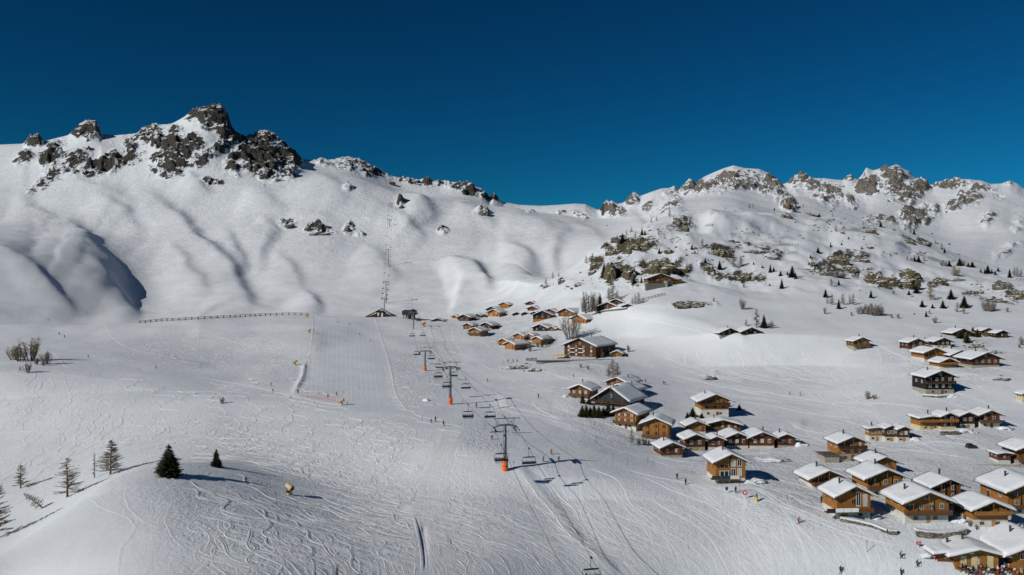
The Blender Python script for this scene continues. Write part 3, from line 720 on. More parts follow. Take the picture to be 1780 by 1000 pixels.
        for s_ in (-.72, .0, .72) if w > 6 else (-.7, .7):
            put('post', MB().beam((s_ * w2, -bd + .2, bz + (.97 if s_ else .97)), (s_ * w2, -bd + .2, eave + rise * (1 - abs(s_) * 1.0) - .25), .14), 'beam_wood', slab)
    if beams and not small:
        for q in (-.98, 0, .98):
            z = eave + rise * (1 - abs(q)) - rt - .14
            put('roof_beam', MB().box(q * w2 - .11, q * w2 + .11, -of + .08, -.01, z - .22, z), 'beam_wood', root)
    if chim is None and wpx > 26: chim = random.Random(u * 3).choice([-.4, -.15, .2, .45])
    if chim is not None:
        cx = chim * w2; z = eave + rise * (1 - abs(chim))
        c = put('chimney', MB().box(cx - .17, cx + .17, dl * .5 - .17, dl * .5 + .17, z - .1, z + th + 1.1), 'chimney', root)
        put('chimney_cap', MB().box(cx - .26, cx + .26, dl * .5 - .26, dl * .5 + .26, z + th + 1.16, z + th + 1.26), 'metal_dark', c)
    return root, dict(w=w, w2=w2, dl=dl, eave=eave, rise=rise, hb=hb, H=H, of=of, p=p, mpp=mpp)
SHUT = MB().box(-.24,.24,-.09,-.03,0,1).mesh('shutter', ['shutter'])

y3, y4, y5, y6 = R(20), R(25), R(32), R(38)    # turned to the left, towards the sun
VIL = 'chalets of the upper hamlet beside the lift'
C = chalet
# upper hamlet (yaw > 0 shows the right wall)
def Y(a): return -a
C(790,555,9,547,Y(y4),1.2,'orange',.2,'plaster',0,1,label='tiny orange hut at the left tip of the upper hamlet',group=VIL,side='r')
C(807,558,19,545.5,Y(y4),1.2,'dark',.15,'stone',1,2,label='dark chalet with balcony right of the tiny orange hut',group=VIL,side='r')
C(830,552.5,12,545,Y(y3),1,'umber',.1,'stone',0,1,label='low dark red shed between dark balcony chalet and bright golden chalet',group=VIL,side='r')
C(843,552,9,545.5,Y(y3),1,'dark',.1,'stone',0,1,label='lowest little shed touching the bright golden chalet on its left',group=VIL,side='r')
C(855,543,19,532.5,Y(y4),1.2,'red',.1,'stone',0,1,label='reddish chalet just behind the bright golden chalet',group=VIL,side='r')
C(858,551.5,20,537,Y(y4),1.3,'orange',.12,'plaster',0,2,cur='curtain',label='bright golden chalet with dark shaded side, upper left hamlet',group=VIL,side='r')
C(876,537.5,16,525,Y(y4),1.1,'gold',.1,'plaster',0,2,label='highest small golden chalet on the left of the hamlet',group=VIL,side='r')
C(922,531,17,523,Y(y3),1.1,'red',.12,'plaster',0,1,label='topmost reddish hut of the stacked pair above the hamlet',group=VIL,side='r')
C(926,541,18,531,Y(y3),1.1,'red',.12,'plaster',0,2,label='lower reddish hut of the stacked pair above the hamlet',group=VIL,side='r')
C(929,547,14,540.5,Y(y3),1,'red',.1,'plaster',0,1,label='low hut squeezed between the stacked pair and the big dark chalet',group=VIL,side='r')
C(898,548.5,14,542,0,1,'black',.1,'stone',0,1,label='left one of two joined low black barns',group=VIL,side='r')
C(912.5,548,13,541.5,0,1,'black',.1,'stone',0,1,label='right one of two joined low black barns',group=VIL,side='r')
C(956,546,19,536,Y(y4),1.1,'red',.1,'plaster',0,1,label='reddish roofed chalet peeping over the big dark chalet',group=VIL,side='r')
C(943,557,33,539.5,Y(R(10)),1.0,'dark',.24,'gold',0,3,label='wide dark chalet with an orange ground floor in the upper hamlet',group=VIL,side='r')
C(984,552,26,535,Y(y6),1.5,'brown',.15,'plaster',0,2,label='brown chalet with long snowy roof above the long orange house',group=VIL,side='r')
C(1006,563,24,546,Y(R(48)),1.9,'orange',.12,'plaster',0,3,label='long orange house whose snowy roof runs down to the right',group=VIL,side='r')
C(939,577,25,562.5,Y(y4),1.1,'black',.2,'stone',0,2,label='black chalet below the wide dark one, annex on its right',group=VIL,side='r')
C(959,576,12,567,Y(y4),1.2,'brown',.1,'stone',0,1,label='small brown annex leaning on the black chalet',group=VIL,side='r')
C(971,575,12,569,Y(y4),1.4,'umber',.2,'stone',0,1,label='low half-buried shed left of the tall bare tree',group=VIL,side='r')
C(813,574,16,561,Y(y4),1.2,'brown',.2,'stone',0,2,label='brown chalet directly behind the front chalet of the left group',group=VIL,side='r')
C(825,585,21,568.5,Y(y4),1.3,'gold',.35,'stone',1,2,cur='curtain',label='front golden chalet with stone base, lowest of the left group',group=VIL,side='r')
C(845,573,19,559.5,Y(y4),1.4,'dark',.25,'stone',0,2,label='dark chalet casting its shadow right of the left group',group=VIL,side='r')
C(901.5,591.5,18,578,Y(y5),1.1,'orange',.12,'plaster',0,2,cur='curtain',label='orange chalet at the back left of the lower golden group',group=VIL,side='r')
C(920,591,13,579,Y(y5),1.3,'orange',.1,'plaster',0,1,label='orange chalet in the middle of the lower golden group',group=VIL,side='r')
C(933,600,16,584,Y(y5),1.9,'gold',.12,'stone',0,2,label='golden chalet with long shaded side, right end of lower group',group=VIL,side='r')
C(875,602.5,16,588,Y(y5),1.1,'orange',.12,'plaster',3,2,label='orange chalet with pale balcony, left end of lower group',group=VIL,side='r')
C(886,608.5,17,592.5,Y(y6),2.0,'orange',.15,'stone',0,2,label='frontmost orange chalet with long roof in the lower group',group=VIL,side='r')
# big lodge
lodge, L = C(1008,622.5,52,586.5,Y(y5),1.3,'umber',.12,'stone',0,4,cur='curtain',label='large dark brown lodge with rows of white balconies above the deck',cat='lodge',name='lodge',group=None,side='r',wfl=3,snow=.45,chim=.1)
for k in range(2):
    for q in (-.45, .1):
        z = L['hb'] + L['eave'] * (.28 + .3 * k)
        put('balcony', MB().box(q * L['w2'] - 1.6, q * L['w2'] + 1.6, -.9, -.02, z, z + .38), 'frame_white', lodge)
C(1072,620,18,609,Y(R(15)),1.2,'gold',.1,'stone',0,2,label='low golden cabin at the right end of the lodge terrace',group=None,cat='cabin',name='cabin')
# mountain restaurant and others higher up
rest, Rr = C(1148,496.5,44,475,R(6),.6,'brown',.42,'stone',1,4,label='brown mountain restaurant on stone terraces under the rock cliffs',cat='restaurant',name='mountain_restaurant',group=None,side='l',snow=.4,pitch=.34)
put('terrace', MB().box(-Rr['w2'] - 2.5, Rr['w2'] * .2, -4.5, -1.3, -3.5, Rr['hb'] * .72), 'grey_wood', rest)
put('stone_pier', MB().box(Rr['w2'] * .22, Rr['w2'] * .42, -4.6, -1.3, -3.5, Rr['hb'] + 1.0), 'stone', rest)
put('annex', MB().box(Rr['w2'] + .05, Rr['w2'] + 7, 1.0, 7, -3.5, Rr['hb'] + 2.2), 'brown', rest)
put('annex_snow', MB().box(Rr['w2'] + .02, Rr['w2'] + 7.4, .6, 7.3, Rr['hb'] + 2.22, Rr['hb'] + 2.6), 'snow', rest)
C(1056,538.5,28,524.5,Y(y3),.9,'red',.15,'plaster',0,3,label='dark red chalet beside the larch grove above the hamlet',group=None,side='r')
C(1071,531,24,519,Y(y3),1.0,'umber',.15,'stone',0,2,label='snow-covered roof rising right behind the dark red chalet',group=None,side='r')
C(1092,534.5,20,527.5,Y(y3),1.0,'dark',.15,'stone',0,2,label='low long shed right of the dark red chalet',group=None,cat='shed',name='shed',side='r')
C(1268,583,34,569.5,R(8),.9,'black',.1,'stone',0,3,label='left one of the twin black cabins alone on the open slope',group='twin black cabins on the open slope',cat='cabin',name='cabin')
C(1305,582,32,568,R(8),.9,'black',.14,'stone',0,2,label='right one of the twin black cabins alone on the open slope',group='twin black cabins on the open slope',cat='cabin',name='cabin')
C(1498,607.5,27,585,R(3),1.1,'brown',.35,'stone',1,2,label='brown chalet with stone base standing alone left of the right-hand hamlet',group=None)
# centre cluster
CC = 'chalets around the garden firs'
C(1008,693.5,33,666.5,Y(y4),1.2,'brown',.30,'plaster',1,3,cur='curtain',label='brown gabled chalet with balcony left of the grey-green house',group=CC,side='r')
C(1073,673,34,654.5,Y(y5),1.3,'brown',.15,'plaster',0,2,label='rearmost of three stepped roofs behind the grey-green house',group=CC,side='r')
C(1077,687,38,666,Y(y5),1.3,'brown',.15,'plaster',0,2,label='middle one of three stepped roofs behind the grey-green house',group=CC,side='r')
C(1063,709,54,671,Y(y5),1.1,'slate',.12,'stone',2,3,cur='curtain',label='grey-green dark house with steep snowy roof behind the garden firs',group=CC,side='r',pitch=.62,shut=False)
C(1087,745,34,707,Y(y5),1.5,'gold',.33,'plaster',1,3,cur='curtain',label='golden chalet with white ground floor and long roof below the firs',group=CC,side='r',shut=True,chim=-.3)
C(1140,763.5,44,724.5,Y(R(16)),1.1,'gold',.14,'plaster',1,3,label='golden brown chalet with broad brown balcony left of the dark row',group=CC,side='r',chim=-.3)
# row
RW = 'dark chalets in the crowded row'
C(1243,725,48,683,R(2),.9,'gold',.42,'plaster',2,3,label='tall golden chalet on white base with black balcony above the row',group=None,side='l',chim=-.5,over=2.2)
C(1211,752,32,730,R(5),1.0,'gold',.12,'plaster',0,2,label='golden fronted chalet at the upper left of the dark row',group=RW)
C(1256,748,58,727,Y(R(4)),.6,'brown',.12,'plaster',1,5,cur='curtain',label='widest brown chalet with white balcony behind the dark row',group=RW,pitch=.26)
C(1209,784,34,752.5,R(5),1.1,'umber',.30,'stone',0,2,label='brown chalet with stone base, leftmost in the front row',group=RW)
C(1245,783,27,756.5,R(3),1.1,'red',.30,'plaster',0,2,label='narrow dark red chalet, second from left in the front row',group=RW,shut=True)
C(1281,779,40,750,R(2),1.1,'dark',.22,'plaster',0,3,cur='curtain',label='dark chalet with four pale windows in the middle of the row',group=RW)
C(1325,780,42,749,R(0),1.1,'red',.24,'plaster',0,3,cur='curtain',label='red-brown chalet with pale windows, second from right in the row',group=RW,chim=.4)
C(1367,778,31,752,R(-2),1.0,'umber',.20,'stone',0,2,label='small brown chalet at the right end of the row',group=RW,chim=-.5)
C(1168,795,38,767,R(8),1.1,'red',.20,'stone',0,2,cur='curtain',label='low dark red cabin with stone base below the golden brown chalet',group=RW,over=1.0)
# modern chalet with the big windows
mod, Mo = C(1270,839.5,52,786,R(2),1.1,'gold',.22,'plaster',0,0,label='modern golden chalet with tall windows standing alone beside the piste',group=None,over=1.3,door=False,pitch=.46,snow=.6,chim=-.2)
for k in range(2):
    for i in range(2):
        window(mod, Mo['w2'] * (.18 + .42 * i), 0, Mo['hb'] + Mo['eave'] * (.08 + .42 * k), 1.25, Mo['eave'] * .34, 0, WIN_W, 'curtain' if (i + k) % 2 else 'glass')
window(mod, -Mo['w2'] * .42, 0, Mo['hb'] + .25, 2.6, 1.7, 0, WIN_W, 'glass')
window(mod, -Mo['w2'] * .42, 0, Mo['hb'] + 2.7, 2.4, .9, 0, WIN_B, 'glass')
bl = put('balcony', MB().box(-Mo['w2'] - 1.6, Mo['w2'] * .3, -1.7, -.02, Mo['hb'] - .18, Mo['hb']), 'beam_wood', mod)
for i in range(3):
    x0 = -Mo['w2'] - 1.5 + i * 2.5
    put('balcony_panel', MB().box(x0, x0 + 2.35, -1.68, -1.62, Mo['hb'] + .05, Mo['hb'] + .95), ['metal_dark', 'seat_blue', 'frame_white'][i] if i < 3 else 'seat_blue', bl)
for i in range(4):
    x0 = -Mo['w2'] * .7 + i * Mo['w2'] * .42
    link('door', DOORG, mod, (x0, .05, .1), (0, 0, 0), (1.1, 1, min(1.9, Mo['hb'] - .3)))
# lower right village
LR = 'chalets of the lower right village'
d1, D1 = C(1481,802,46,756.5,R(4),1.15,'gold',.36,'stone',2,3,cur='curtain',label='golden brown chalet with long dark balcony and black flue above the others',group=LR,over=1.6,chim=-.2)
dk = put('deck', MB().box(-D1['w2'] - 5.5, -D1['w2'] - .3, -1.3, 5, D1['hb'] - .3, D1['hb'] - .05), 'grey_wood', d1)
put('deck_wall', MB().box(-D1['w2'] - 5.0, -D1['w2'] - .4, -.9, 4.6, -3.5, D1['hb'] - .32), 'stone', d1)
for k in range(2): put('rail', MB().box(-D1['w2'] - 5.5, -D1['w2'] - .3, -1.3, -1.22, D1['hb'] + .35 + k * .45, D1['hb'] + .45 + k * .45), 'dark', dk)
for k in range(8): put('rail_post', MB().box(-D1['w2'] - 5.5 + k * .68, -D1['w2'] - 5.4 + k * .68, -1.215, -1.12, D1['hb'] - .04, D1['hb'] + .9), 'dark', dk)
C(1524,767,27,741,R(3),.55,'gold',.42,'plaster',0,3,label='golden side wing with white base joined left of the twin dark gables',group=LR,pitch=.12)
C(1549,768,20,738,R(3),1.4,'umber',.34,'plaster',0,2,label='left one of the twin narrow dark gables with white piers',group=LR,over=.7)
C(1571,768,21,739.5,R(3),1.2,'umber',.34,'plaster',0,2,label='right one of the twin narrow dark gables with white piers',group=LR,over=.7,cur='curtain')
C(1537,829,44,791.5,R(5),1.2,'gold',.2,'plaster',0,2,label='rearmost roof of the pair behind the golden chalet with brown balcony',group=LR,over=2.2)
C(1438,852,54,814,R(6),1.1,'gold',.42,'plaster',1,3,label='leftmost low chalet of the lower village with railed terrace',group=LR,over=2.3,chim=-.25)
C(1539,865,62,812,R(4),1.1,'gold',.42,'plaster',1,3,label='golden chalet with brown balcony behind the snow-shadowed gap',group=LR,over=2.4,chim=-.1)
d7, D7 = C(1484,903.5,60,841,R(4),1.1,'gold',.36,'plaster',0,1,label='golden chalet with glinting glass balcony on a white ground floor',group=LR,over=1.7,wfl=1,pitch=.48,snow=.65,door=False)
window(d7, D7['w2'] * .28, 0, D7['hb'] + .9, 1.1, D7['eave'] * .56, 0, WIN_W, 'glass'); window(d7, D7['w2'] * .68, 0, D7['hb'] + .9, 1.1, D7['eave'] * .46, 0, WIN_W, 'curtain')
bl = put('balcony', MB().box(-D7['w2'] - 3.2, D7['w2'] + .1, -1.6, -.02, D7['hb'] - .2, D7['hb'] - .02), 'beam_wood', d7)
for i in range(3):
    put('balcony_glass', MB().box(-D7['w2'] - 1.0 + i * 1.9, -D7['w2'] + .8 + i * 1.9, -1.6, -1.54, D7['hb'], D7['hb'] + .95), 'painted_glint', bl)
put('railing', MB().box(-D7['w2'] + 4.9, D7['w2'] + .1, -1.58, -1.5, D7['hb'], D7['hb'] + .9), 'brown', bl)
put('railing', MB().box(-D7['w2'] - 3.2, -D7['w2'] - 1.1, -1.58, -1.5, D7['hb'], D7['hb'] + .9), 'dark', bl)
link('door', DOORG, d7, (-D7['w2'] * .55, .05, .1), (0, 0, 0), (1.6, 1, 1.7)); link('door', DOORM, d7, (D7['w2'] * .45, .05, -.3), (0, 0, 0), (1.6, 1, .7))
d8, D8 = C(1611,909.5,78,850,R(3),1.0,'gold',.42,'plaster',1,4,label='broad golden chalet with full-width brown balcony on a white base',group=LR,over=1.9,snow=.75,shut=False,chim=-.55)
C(1648,877,46,830,R(4),1.3,'brown',.22,'plaster',1,2,label='brown chalet with wide roof half hidden behind the broad golden one',group=LR,over=2.4,chim=0.0)
d10, D10 = C(1722,917,62,866,R(2),1.1,'gold',.40,'plaster',3,3,cur='curtain',label='golden chalet with satellite dish on its balcony, white walls below',group=LR,over=1.6,snow=.7)
put('satellite_dish', MB().tube([(D10['w2'] * .85, -1.5, D10['hb'] + .8), (D10['w2'] * .85 - .02, -1.42, D10['hb'] + .8)], [.55, .3], 14), 'frame_white', d10)
C(1793,896,84,829,R(2),1.1,'gold',.30,'plaster',1,3,label='big golden chalet cut by the right edge with black chimney',group=LR,over=2.0,snow=.75,chim=-.5)
# right-hand hamlet
RH = 'chalets of the right-hand hamlet'
C(1594,608,28,587,R(3),1.1,'umber',.1,'stone',0,2,label='brown chalet at the left end of the right-hand hamlet',group=RH)
C(1639,605,28,586,R(3),1.1,'dark',.34,'plaster',0,3,label='dark chalet with white base, second row of the right-hand hamlet',group=RH)
C(1624,627,36,603,R(5),1.1,'gold',.30,'plaster',1,3,label='golden chalet with flower-box balcony in the right-hand hamlet',group=RH)
C(1669,625,34,607.5,R(5),1.2,'brown',.16,'plaster',0,2,label='brown chalet between the golden one and the big wooden one',group=RH)
C(1648,640,30,621,R(5),1.0,'gold',.20,'plaster',3,2,label='golden chalet with golden balcony just above the black house',group=RH)
C(1714,639,48,611,R(2),1.0,'umber',.24,'stone',0,4,label='big dark brown barn-like chalet at the right of the hamlet',group=RH,over=1.8)
e7, E7 = C(1634,686,50,642,R(2),.9,'black',.28,'stone',2,4,cur='curtain',label='tall blackened timber house with white windows on a stone base',group=RH,over=1.2)
C(1672,585,32,570,R(4),.9,'dark',.2,'stone',0,2,label='dark chalet behind bushy firs at the top of the hamlet',group=RH)
C(1717,585,20,569,R(2),1.1,'brown',.30,'plaster',1,2,label='brown chalet with white base right of the two slim firs',group=RH)
C(1742,588,20,573,R(2),1.0,'black',.1,'stone',0,1,label='black hut furthest right at the top of the hamlet',group=RH)
# joined houses right
JR = 'joined chalets below the right-hand hamlet'
C(1618,747,38,721,R(4),.8,'gold',.32,'cream',3,3,label='golden wing with cream base at the left of the joined chalets',group=JR,pitch=.14,snow=.7)
C(1649,747,27,715.5,R(3),1.2,'dark',.22,'cream',3,2,label='left dark gable of the joined chalets beside the golden wing',group=JR,over=.8)
C(1682,745,26,714.5,R(3),1.2,'dark',.34,'plaster',0,2,label='middle dark gable of the joined chalets',group=JR,over=1.0)
C(1721,744,34,711,R(1),1.0,'red',.40,'plaster',1,2,label='right chalet of the joined three with white base',group=JR,over=1.4)
g1, G1 = C(1793,810,44,768,R(0),1.1,'brown',.30,'stone',1,2,label='brown chalet at the right edge with a walled stone terrace',group=None,over=1.6)
C(1746,806,22,785,R(0),1.2,'red',.34,'plaster',0,1,label='low left wing of the walled chalet at the right edge',group=None,pitch=.15)
put('terrace_wall', MB().box(-G1['w2'] - 14, -G1['w2'] + 1, -2.6, -2.2, -3.5, .9), 'stone', g1)
put('terrace', MB().box(-G1['w2'] - 13.9, -G1['w2'] + 1, -2.15, .3, -3.5, -.15), 'snow', g1)
C(1786,702,18,679,R(0),1.0,'cream',.3,'plaster',0,1,label='cream chalet just entering at the right edge below the big barn',group=None)
# restaurant in the bottom corner
s1, S1 = C(1698,994,74,949,R(-2),1.0,'gold',.06,'cream',0,3,cur='curtain',label='low restaurant with huge snow roof behind the crowded terrace',cat='restaurant',name='restaurant',group=None,over=2.2,snow=.9,pitch=.24,wfl=1)
for x in (-.62, -.12, .62): put('canvas_panel', MB().box(S1['w2'] * x - .65, S1['w2'] * x + .65, -.12, -.04, .2, S1['eave'] * .86), 'cream', s1)
put('sign', MB().box(-1.6, -.7, -.2, -.1, S1['eave'] * .95, S1['eave'] * 1.18), 'frame_white', s1)
C(1806,1008,90,934,R(-2),1.2,'gold',.05,'cream',1,3,label='second gable of the restaurant cut off by the right edge',cat='restaurant',name='restaurant',group=None,over=2.8,snow=.9,pitch=.4)
C(1652,978,44,954,R(0),1.3,'brown',.1,'stone',0,2,label='low left wing of the restaurant under sagging snow',group=None,over=1.6,snow=.9,pitch=.12,cat='shed',name='shed')

# ------------------------------------------------------------------ lift stations
p = hit(661, 551.5); k = p.y / F
t = link('valley_station', None, None, p); tag(t, 'half-buried dark timber hut with wide sloping roof below the upper lift', 'lift hut')
h = 13 * k; w = 11 * k
put('wall', MB().box(-w * .62, w * .62, 0, 8, -2, h * .82), 'dark', t)
put('door', MB().box(w * .18, w * .42, -.12, 0, 0, h * .55), 'frame_white', t)
put('window', MB().box(-w * .45, -w * .2, -.1, 0, h * .2, h * .6), 'frame_white', t)
put('roof', MB().poly([(-28*k,-.8,-.5),(0,-.8,h),(32*k,-.8,-1.2),(-28*k,9,-.5),(0,9,h),(32*k,9,-1.2),(-28*k,-.8,.0),(0,-.8,h+.6),(32*k,-.8,-.6),(-28*k,9,0),(0,9,h+.6),(32*k,9,-.6)],
    [(0,1,7,6),(1,2,8,7),(6,7,10,9),(7,8,11,10),(0,3,4,1),(1,4,5,2),(3,9,10,4),(4,10,11,5),(0,6,9,3),(2,5,11,8)]), 'roof_wood', t)
put('roof_snow', MB().poly([(-26*k,-.7,.1),(0,-.7,h+.65),(26*k,-.7,.3),(-26*k,9,.1),(0,9,h+.65),(26*k,9,.3),(-26*k,-.7,.35),(0,-.7,h+1.15),(26*k,-.7,.5),(-26*k,9,.35),(0,9,h+1.15),(26*k,9,.5)],
    [(0,1,7,6),(1,2,8,7),(6,7,10,9),(7,8,11,10)]), 'snow', t)
for s_ in (-1, 1): put('side_wall', MB().poly([(s_*w*.63,-.2,-2),(s_*25*k,-.2,-2),(s_*25*k,-.2,-.1),(s_*w*.63,-.2,h*.5),(s_*w*.63,6,-2),(s_*25*k,6,-2),(s_*25*k,6,-.1),(s_*w*.63,6,h*.5)], [(0,1,2,3),(4,7,6,5),(3,2,6,7)]), 'dark', t)
C(760, 559, 19, 552.5, 0, 1.2, 'umber', .35, 'plaster', 0, 1, label='small half-buried hut right of the lift top station', cat='hut', name='hut', group=None)
p = hit(708, 555.5); k = p.y / F
t = link('lift_station', None, None, p, (0, 0, Y(R(15)))); tag(t, 'grey-green boxy top station of the chairlift beside its last tower', 'lift station')
w = 10 * k; h = 17 * k
put('housing', MB().box(-w, w, 0, 9, h * .45, h * .85).poly([(-w,0,h*.85),(w,0,h*.85),(w,9,h*.85),(-w,9,h*.85),(-w*.6,1,h),(w*.6,1,h),(w*.6,8,h),(-w*.6,8,h)], [(0,1,5,4),(1,2,6,5),(2,3,7,6),(3,0,4,7),(4,5,6,7)]), 'slate', t)
for x in (-.8, .0, .8): put('column', MB().box(w * x - .35, w * x + .35, .5, 1.3, -2, h * .45), 'steel', t)
put('back_wall', MB().box(-w * .9, w * .9, 6, 6.5, -2, h * .44), 'brown', t)
put('window', MB().box(-w * .8, w * .2, -.08, -.01, h * .55, h * .75), 'glass', t)
put('roof_snow', MB().box(-w * .62, w * .62, 1, 8, h + .02, h + .35), 'snow', t)

# ------------------------------------------------------------------ rock outcrops
def outcrop(u, vb, wpx, hpx, mat, label, seed, group='rock bands of the knoll', dmin=90, n=3):
    p = hit(u, vb - hpx * .25, dmin); k = p.y / F
    bm = bmesh.new(); bmesh.ops.create_icosphere(bm, subdivisions=4 if wpx > 22 else 3, radius=1.0)
    co = np.array([v.co for v in bm.verts]); fs = [[v.index for v in f.verts] for f in bm.faces]; bm.free()
    sx, sz = wpx * k * .5, hpx * k * .75; sy = max(sz * 1.2, sx * .35)
    L = max(sz, 1.0)
    wx = co[:, 0] * sx / L; wy = co[:, 1] * sy / L; wz = co[:, 2] * sz / L
    d = 0.85 + 0.20 * fbm(wx * 1.1 + seed * 7.3, wz * 0.8 + wy * .9 + seed, 71, 4, 0.6) + 0.13 * ridged(wx * 1.9 + wy + seed * 3, wz * .9 - wy * .4 + seed, 73, 4, 0.6)
    outl = 1 + 0.30 * fbm(wx * .7 + seed * 5.1, co[:, 1] * 0 + seed * 1.7, 79, 3, .6)
    co = np.stack([co[:, 0] * sx * d, co[:, 1] * sy * d, np.sign(co[:, 2]) * np.abs(co[:, 2]) ** .8 * sz * d * outl], -1)
    # ledges
    st = max(sz * .28, .5); z = co[:, 2]; q = z / st; fr = q - np.floor(q)
    co[:, 2] = (np.floor(q) + np.clip((fr - .3) / .5, 0, 1)) * st * .6 + z * .4
    m = MB(); m.poly([tuple(c) for c in co], fs)
    o = put('rock_outcrop', m, mat, None, p + Vector((0, 0, -sz * .12)), (0, 0, rng.uniform(-.15, .15)))
    return tag(o, label, 'rock', group)
OC = [
 (1112,441,62,24,'rock_olive','largest ragged cliff topping the left shoulder of the knoll'),
 (1068,445,28,16,'rock_olive','rock face on the left edge of the knoll under the spruce'),
 (1162,441,20,8,'rock_olive','low ledge trailing right from the top cliff of the knoll'),
 (1150,476,64,24,'rock_olive','long ragged cliff right above the mountain restaurant'),
 (1190,472,18,10,'rock_olive','small rounded rock at the right end of the restaurant cliff'),
 (1062,487,26,32,'rock_olive','steep wedge of rock left of the restaurant cliff'),
 (1092,485,30,20,'rock_olive','slanting slabs between the wedge rock and the restaurant cliff'),
 (1037,466,24,14,'rock_olive','rock step on the left flank of the knoll'),
 (1030,478,16,8,'rock_grey','grey rock step low on the left flank of the knoll'),
 (976,495,14,10,'rock_grey','isolated dark crag at the foot of the left flank'),
 (1006,498,15,4,'rock_grey','flat grey slab lying alone on the snow left of the wedge rock'),
 (1182,394,26,13,'rock_grey','crag near the crest above the middle of the knoll'),
 (1187,405,24,12,'rock_olive','olive rock just under the crest crag'),
 (1252,446,44,12,'rock_olive','rock ledge halfway up right of the knoll cliffs'),
 (1290,486,66,11,'rock_olive','long low rock wall under the larch clump'),
 (1234,473,22,12,'rock_olive','broken rocks left of the long low rock wall'),
 (1324,487,14,8,'rock_olive','rounded end block right of the long low rock wall'),
 (1202,534,64,8,'rock_olive','thin isolated rock band in the open snow below the restaurant'),
 (1312,440,40,5,'rock_grey','thin dark ledge slanting across the upper knoll'),
 (1345,452,24,6,'rock_grey','lower end of the slanting dark ledge on the upper knoll'),
 (1275,422,24,5,'rock_grey','short dark ledge between the snow barriers'),
 (1365,380,24,7,'rock_olive','small crest rock above the snow barriers'),
 (1412,377,28,8,'rock_olive','brown crest rock right of the small crest rock'),
 (1412,464,15,11,'rock_grey','round grey boulder at the left end of the big rock band'),
 (1456,460,44,14,'rock_olive','left upper block of the big rock band'),
 (1495,456,34,7,'rock_grey','flat slab continuing right from the left upper block'),
 (1443,480,50,9,'rock_grey','broken lower ledge at the left of the big rock band'),
 (1480,476,26,12,'rock_olive','rounded rock in the middle of the big rock band'),
 (1518,496,34,26,'rock_olive','tall pointed face in the middle of the big rock band'),
 (1556,500,74,18,'rock_olive','biggest smooth olive dome of the big rock band'),
 (1584,490,34,20,'rock_olive','upper olive block behind the biggest dome'),
 (1632,497,28,15,'rock_olive','olive boulder right of the biggest dome'),
 (1664,490,34,6,'rock_grey','flat slab right of the olive boulder'),
 (1508,406,30,8,'rock_olive','brown ledge high on the right shoulder'),
 (1580,424,22,8,'rock_grey','left of two dark ledges on the right shoulder'),
 (1605,428,28,8,'rock_grey','right of two dark ledges on the right shoulder'),
 (1512,433,12,7,'rock_olive','small brown rock below the snow barrier'),
 (1690,512,40,8,'rock_grey','jagged ledge left of the far right cliff'),
 (1722,526,54,9,'rock_olive','long olive ledge under the far right cliff'),
 (1742,504,34,14,'rock_grey','grey cliff step at the far right'),
 (1768,522,30,14,'rock_olive','olive boulder at the far right edge of the knoll'),
 (1236,662,20,9,'rock_grey','dark rock slab poking out above the dark row'),
 (1725,616,40,6,'rock_grey','thin row of rocks above the barn-like chalet'),
 (1698,605,30,8,'rock_olive','low rocks under the bushy firs of the right-hand hamlet'),
 (1742,662,28,7,'rock_grey','snowy rocks on the slope right of the black house'),
 (902,643,34,8,'rock_grey','broken rocks in the snow left of the lodge deck'),
 (930,647,22,6,'rock_grey','smaller broken rocks between the lodge deck and the lift'),
 (555,410,34,8,'rock_grey','dark rocks in the middle of the white slope under the ridge'),
 (604,406,12,12,'rock_grey','small dark rock right of the rocks on the white slope'),
 (502,396,16,9,'rock_grey','small dark rocks left of the rocks on the white slope'),
 (842,377,20,16,'rock_grey','pair of dark rocks high on the white slope near the saddle'),
 (698,364,8,9,'rock_grey','tiny dark rock beside the top of the upper lift'),
 (1370,362,20,12,'rock_olive','tan rock on the shoulder below the white dome summit'),
]
for i, (u, vb, w, h, mt, lb) in enumerate(OC):
    outcrop(u, vb, w, h, mt, lb, i + 3, 'scattered rocks of the slopes' if vb > 530 or u < 900 else 'rock bands of the knoll')
# ski-dumped boulders strewn round the cliffs: uncountable
dbm = MB(); rr = random.Random(5)
for (cu, cv, su, sv, n) in [(1220,430,60,25,46),(1140,405,50,16,30),(1480,400,110,22,40),(1420,470,30,10,20),(1600,440,70,14,22),(1330,400,60,20,16),(1560,510,80,8,10),(1040,480,40,18,22),(1740,510,50,12,24),(910,640,26,6,22),(1700,600,40,6,14),(1240,460,50,12,14),(560,405,50,8,12),(980,498,30,5,8),(1500,380,120,12,22),(1330,445,30,8,14)]:
    for _ in range(n):
        p = hit(cu + rr.gauss(0, su * .6), cv + rr.gauss(0, sv * .6)); s = p.y / F * rr.uniform(.6, 2.4)
        a = rr.uniform(0, 6.3); ax = s * rr.uniform(.8, 2.0); ay = s * rr.uniform(.6, 1.1); h = s * rr.uniform(.5, 1.1)
        pts = []
        for kx in range(6):
            t = a + kx * 1.05 + rr.uniform(-.3, .3); pts.append((p.x + math.cos(t) * ax, p.y + math.sin(t) * ay, p.z - .4))
        for kx in range(6):
            b0 = pts[kx]; q = rr.uniform(.45, .8); pts.append((p.x + (b0[0] - p.x) * q, p.y + (b0[1] - p.y) * q, p.z + h * rr.uniform(.7, 1.1)))
        dbm.poly(pts, [(0,1,7,6),(1,2,8,7),(2,3,9,8),(3,4,10,9),(4,5,11,10),(5,0,6,11),(6,7,8,9,10,11)])
stuff(put('loose_rocks', dbm, 'rock_grey'))

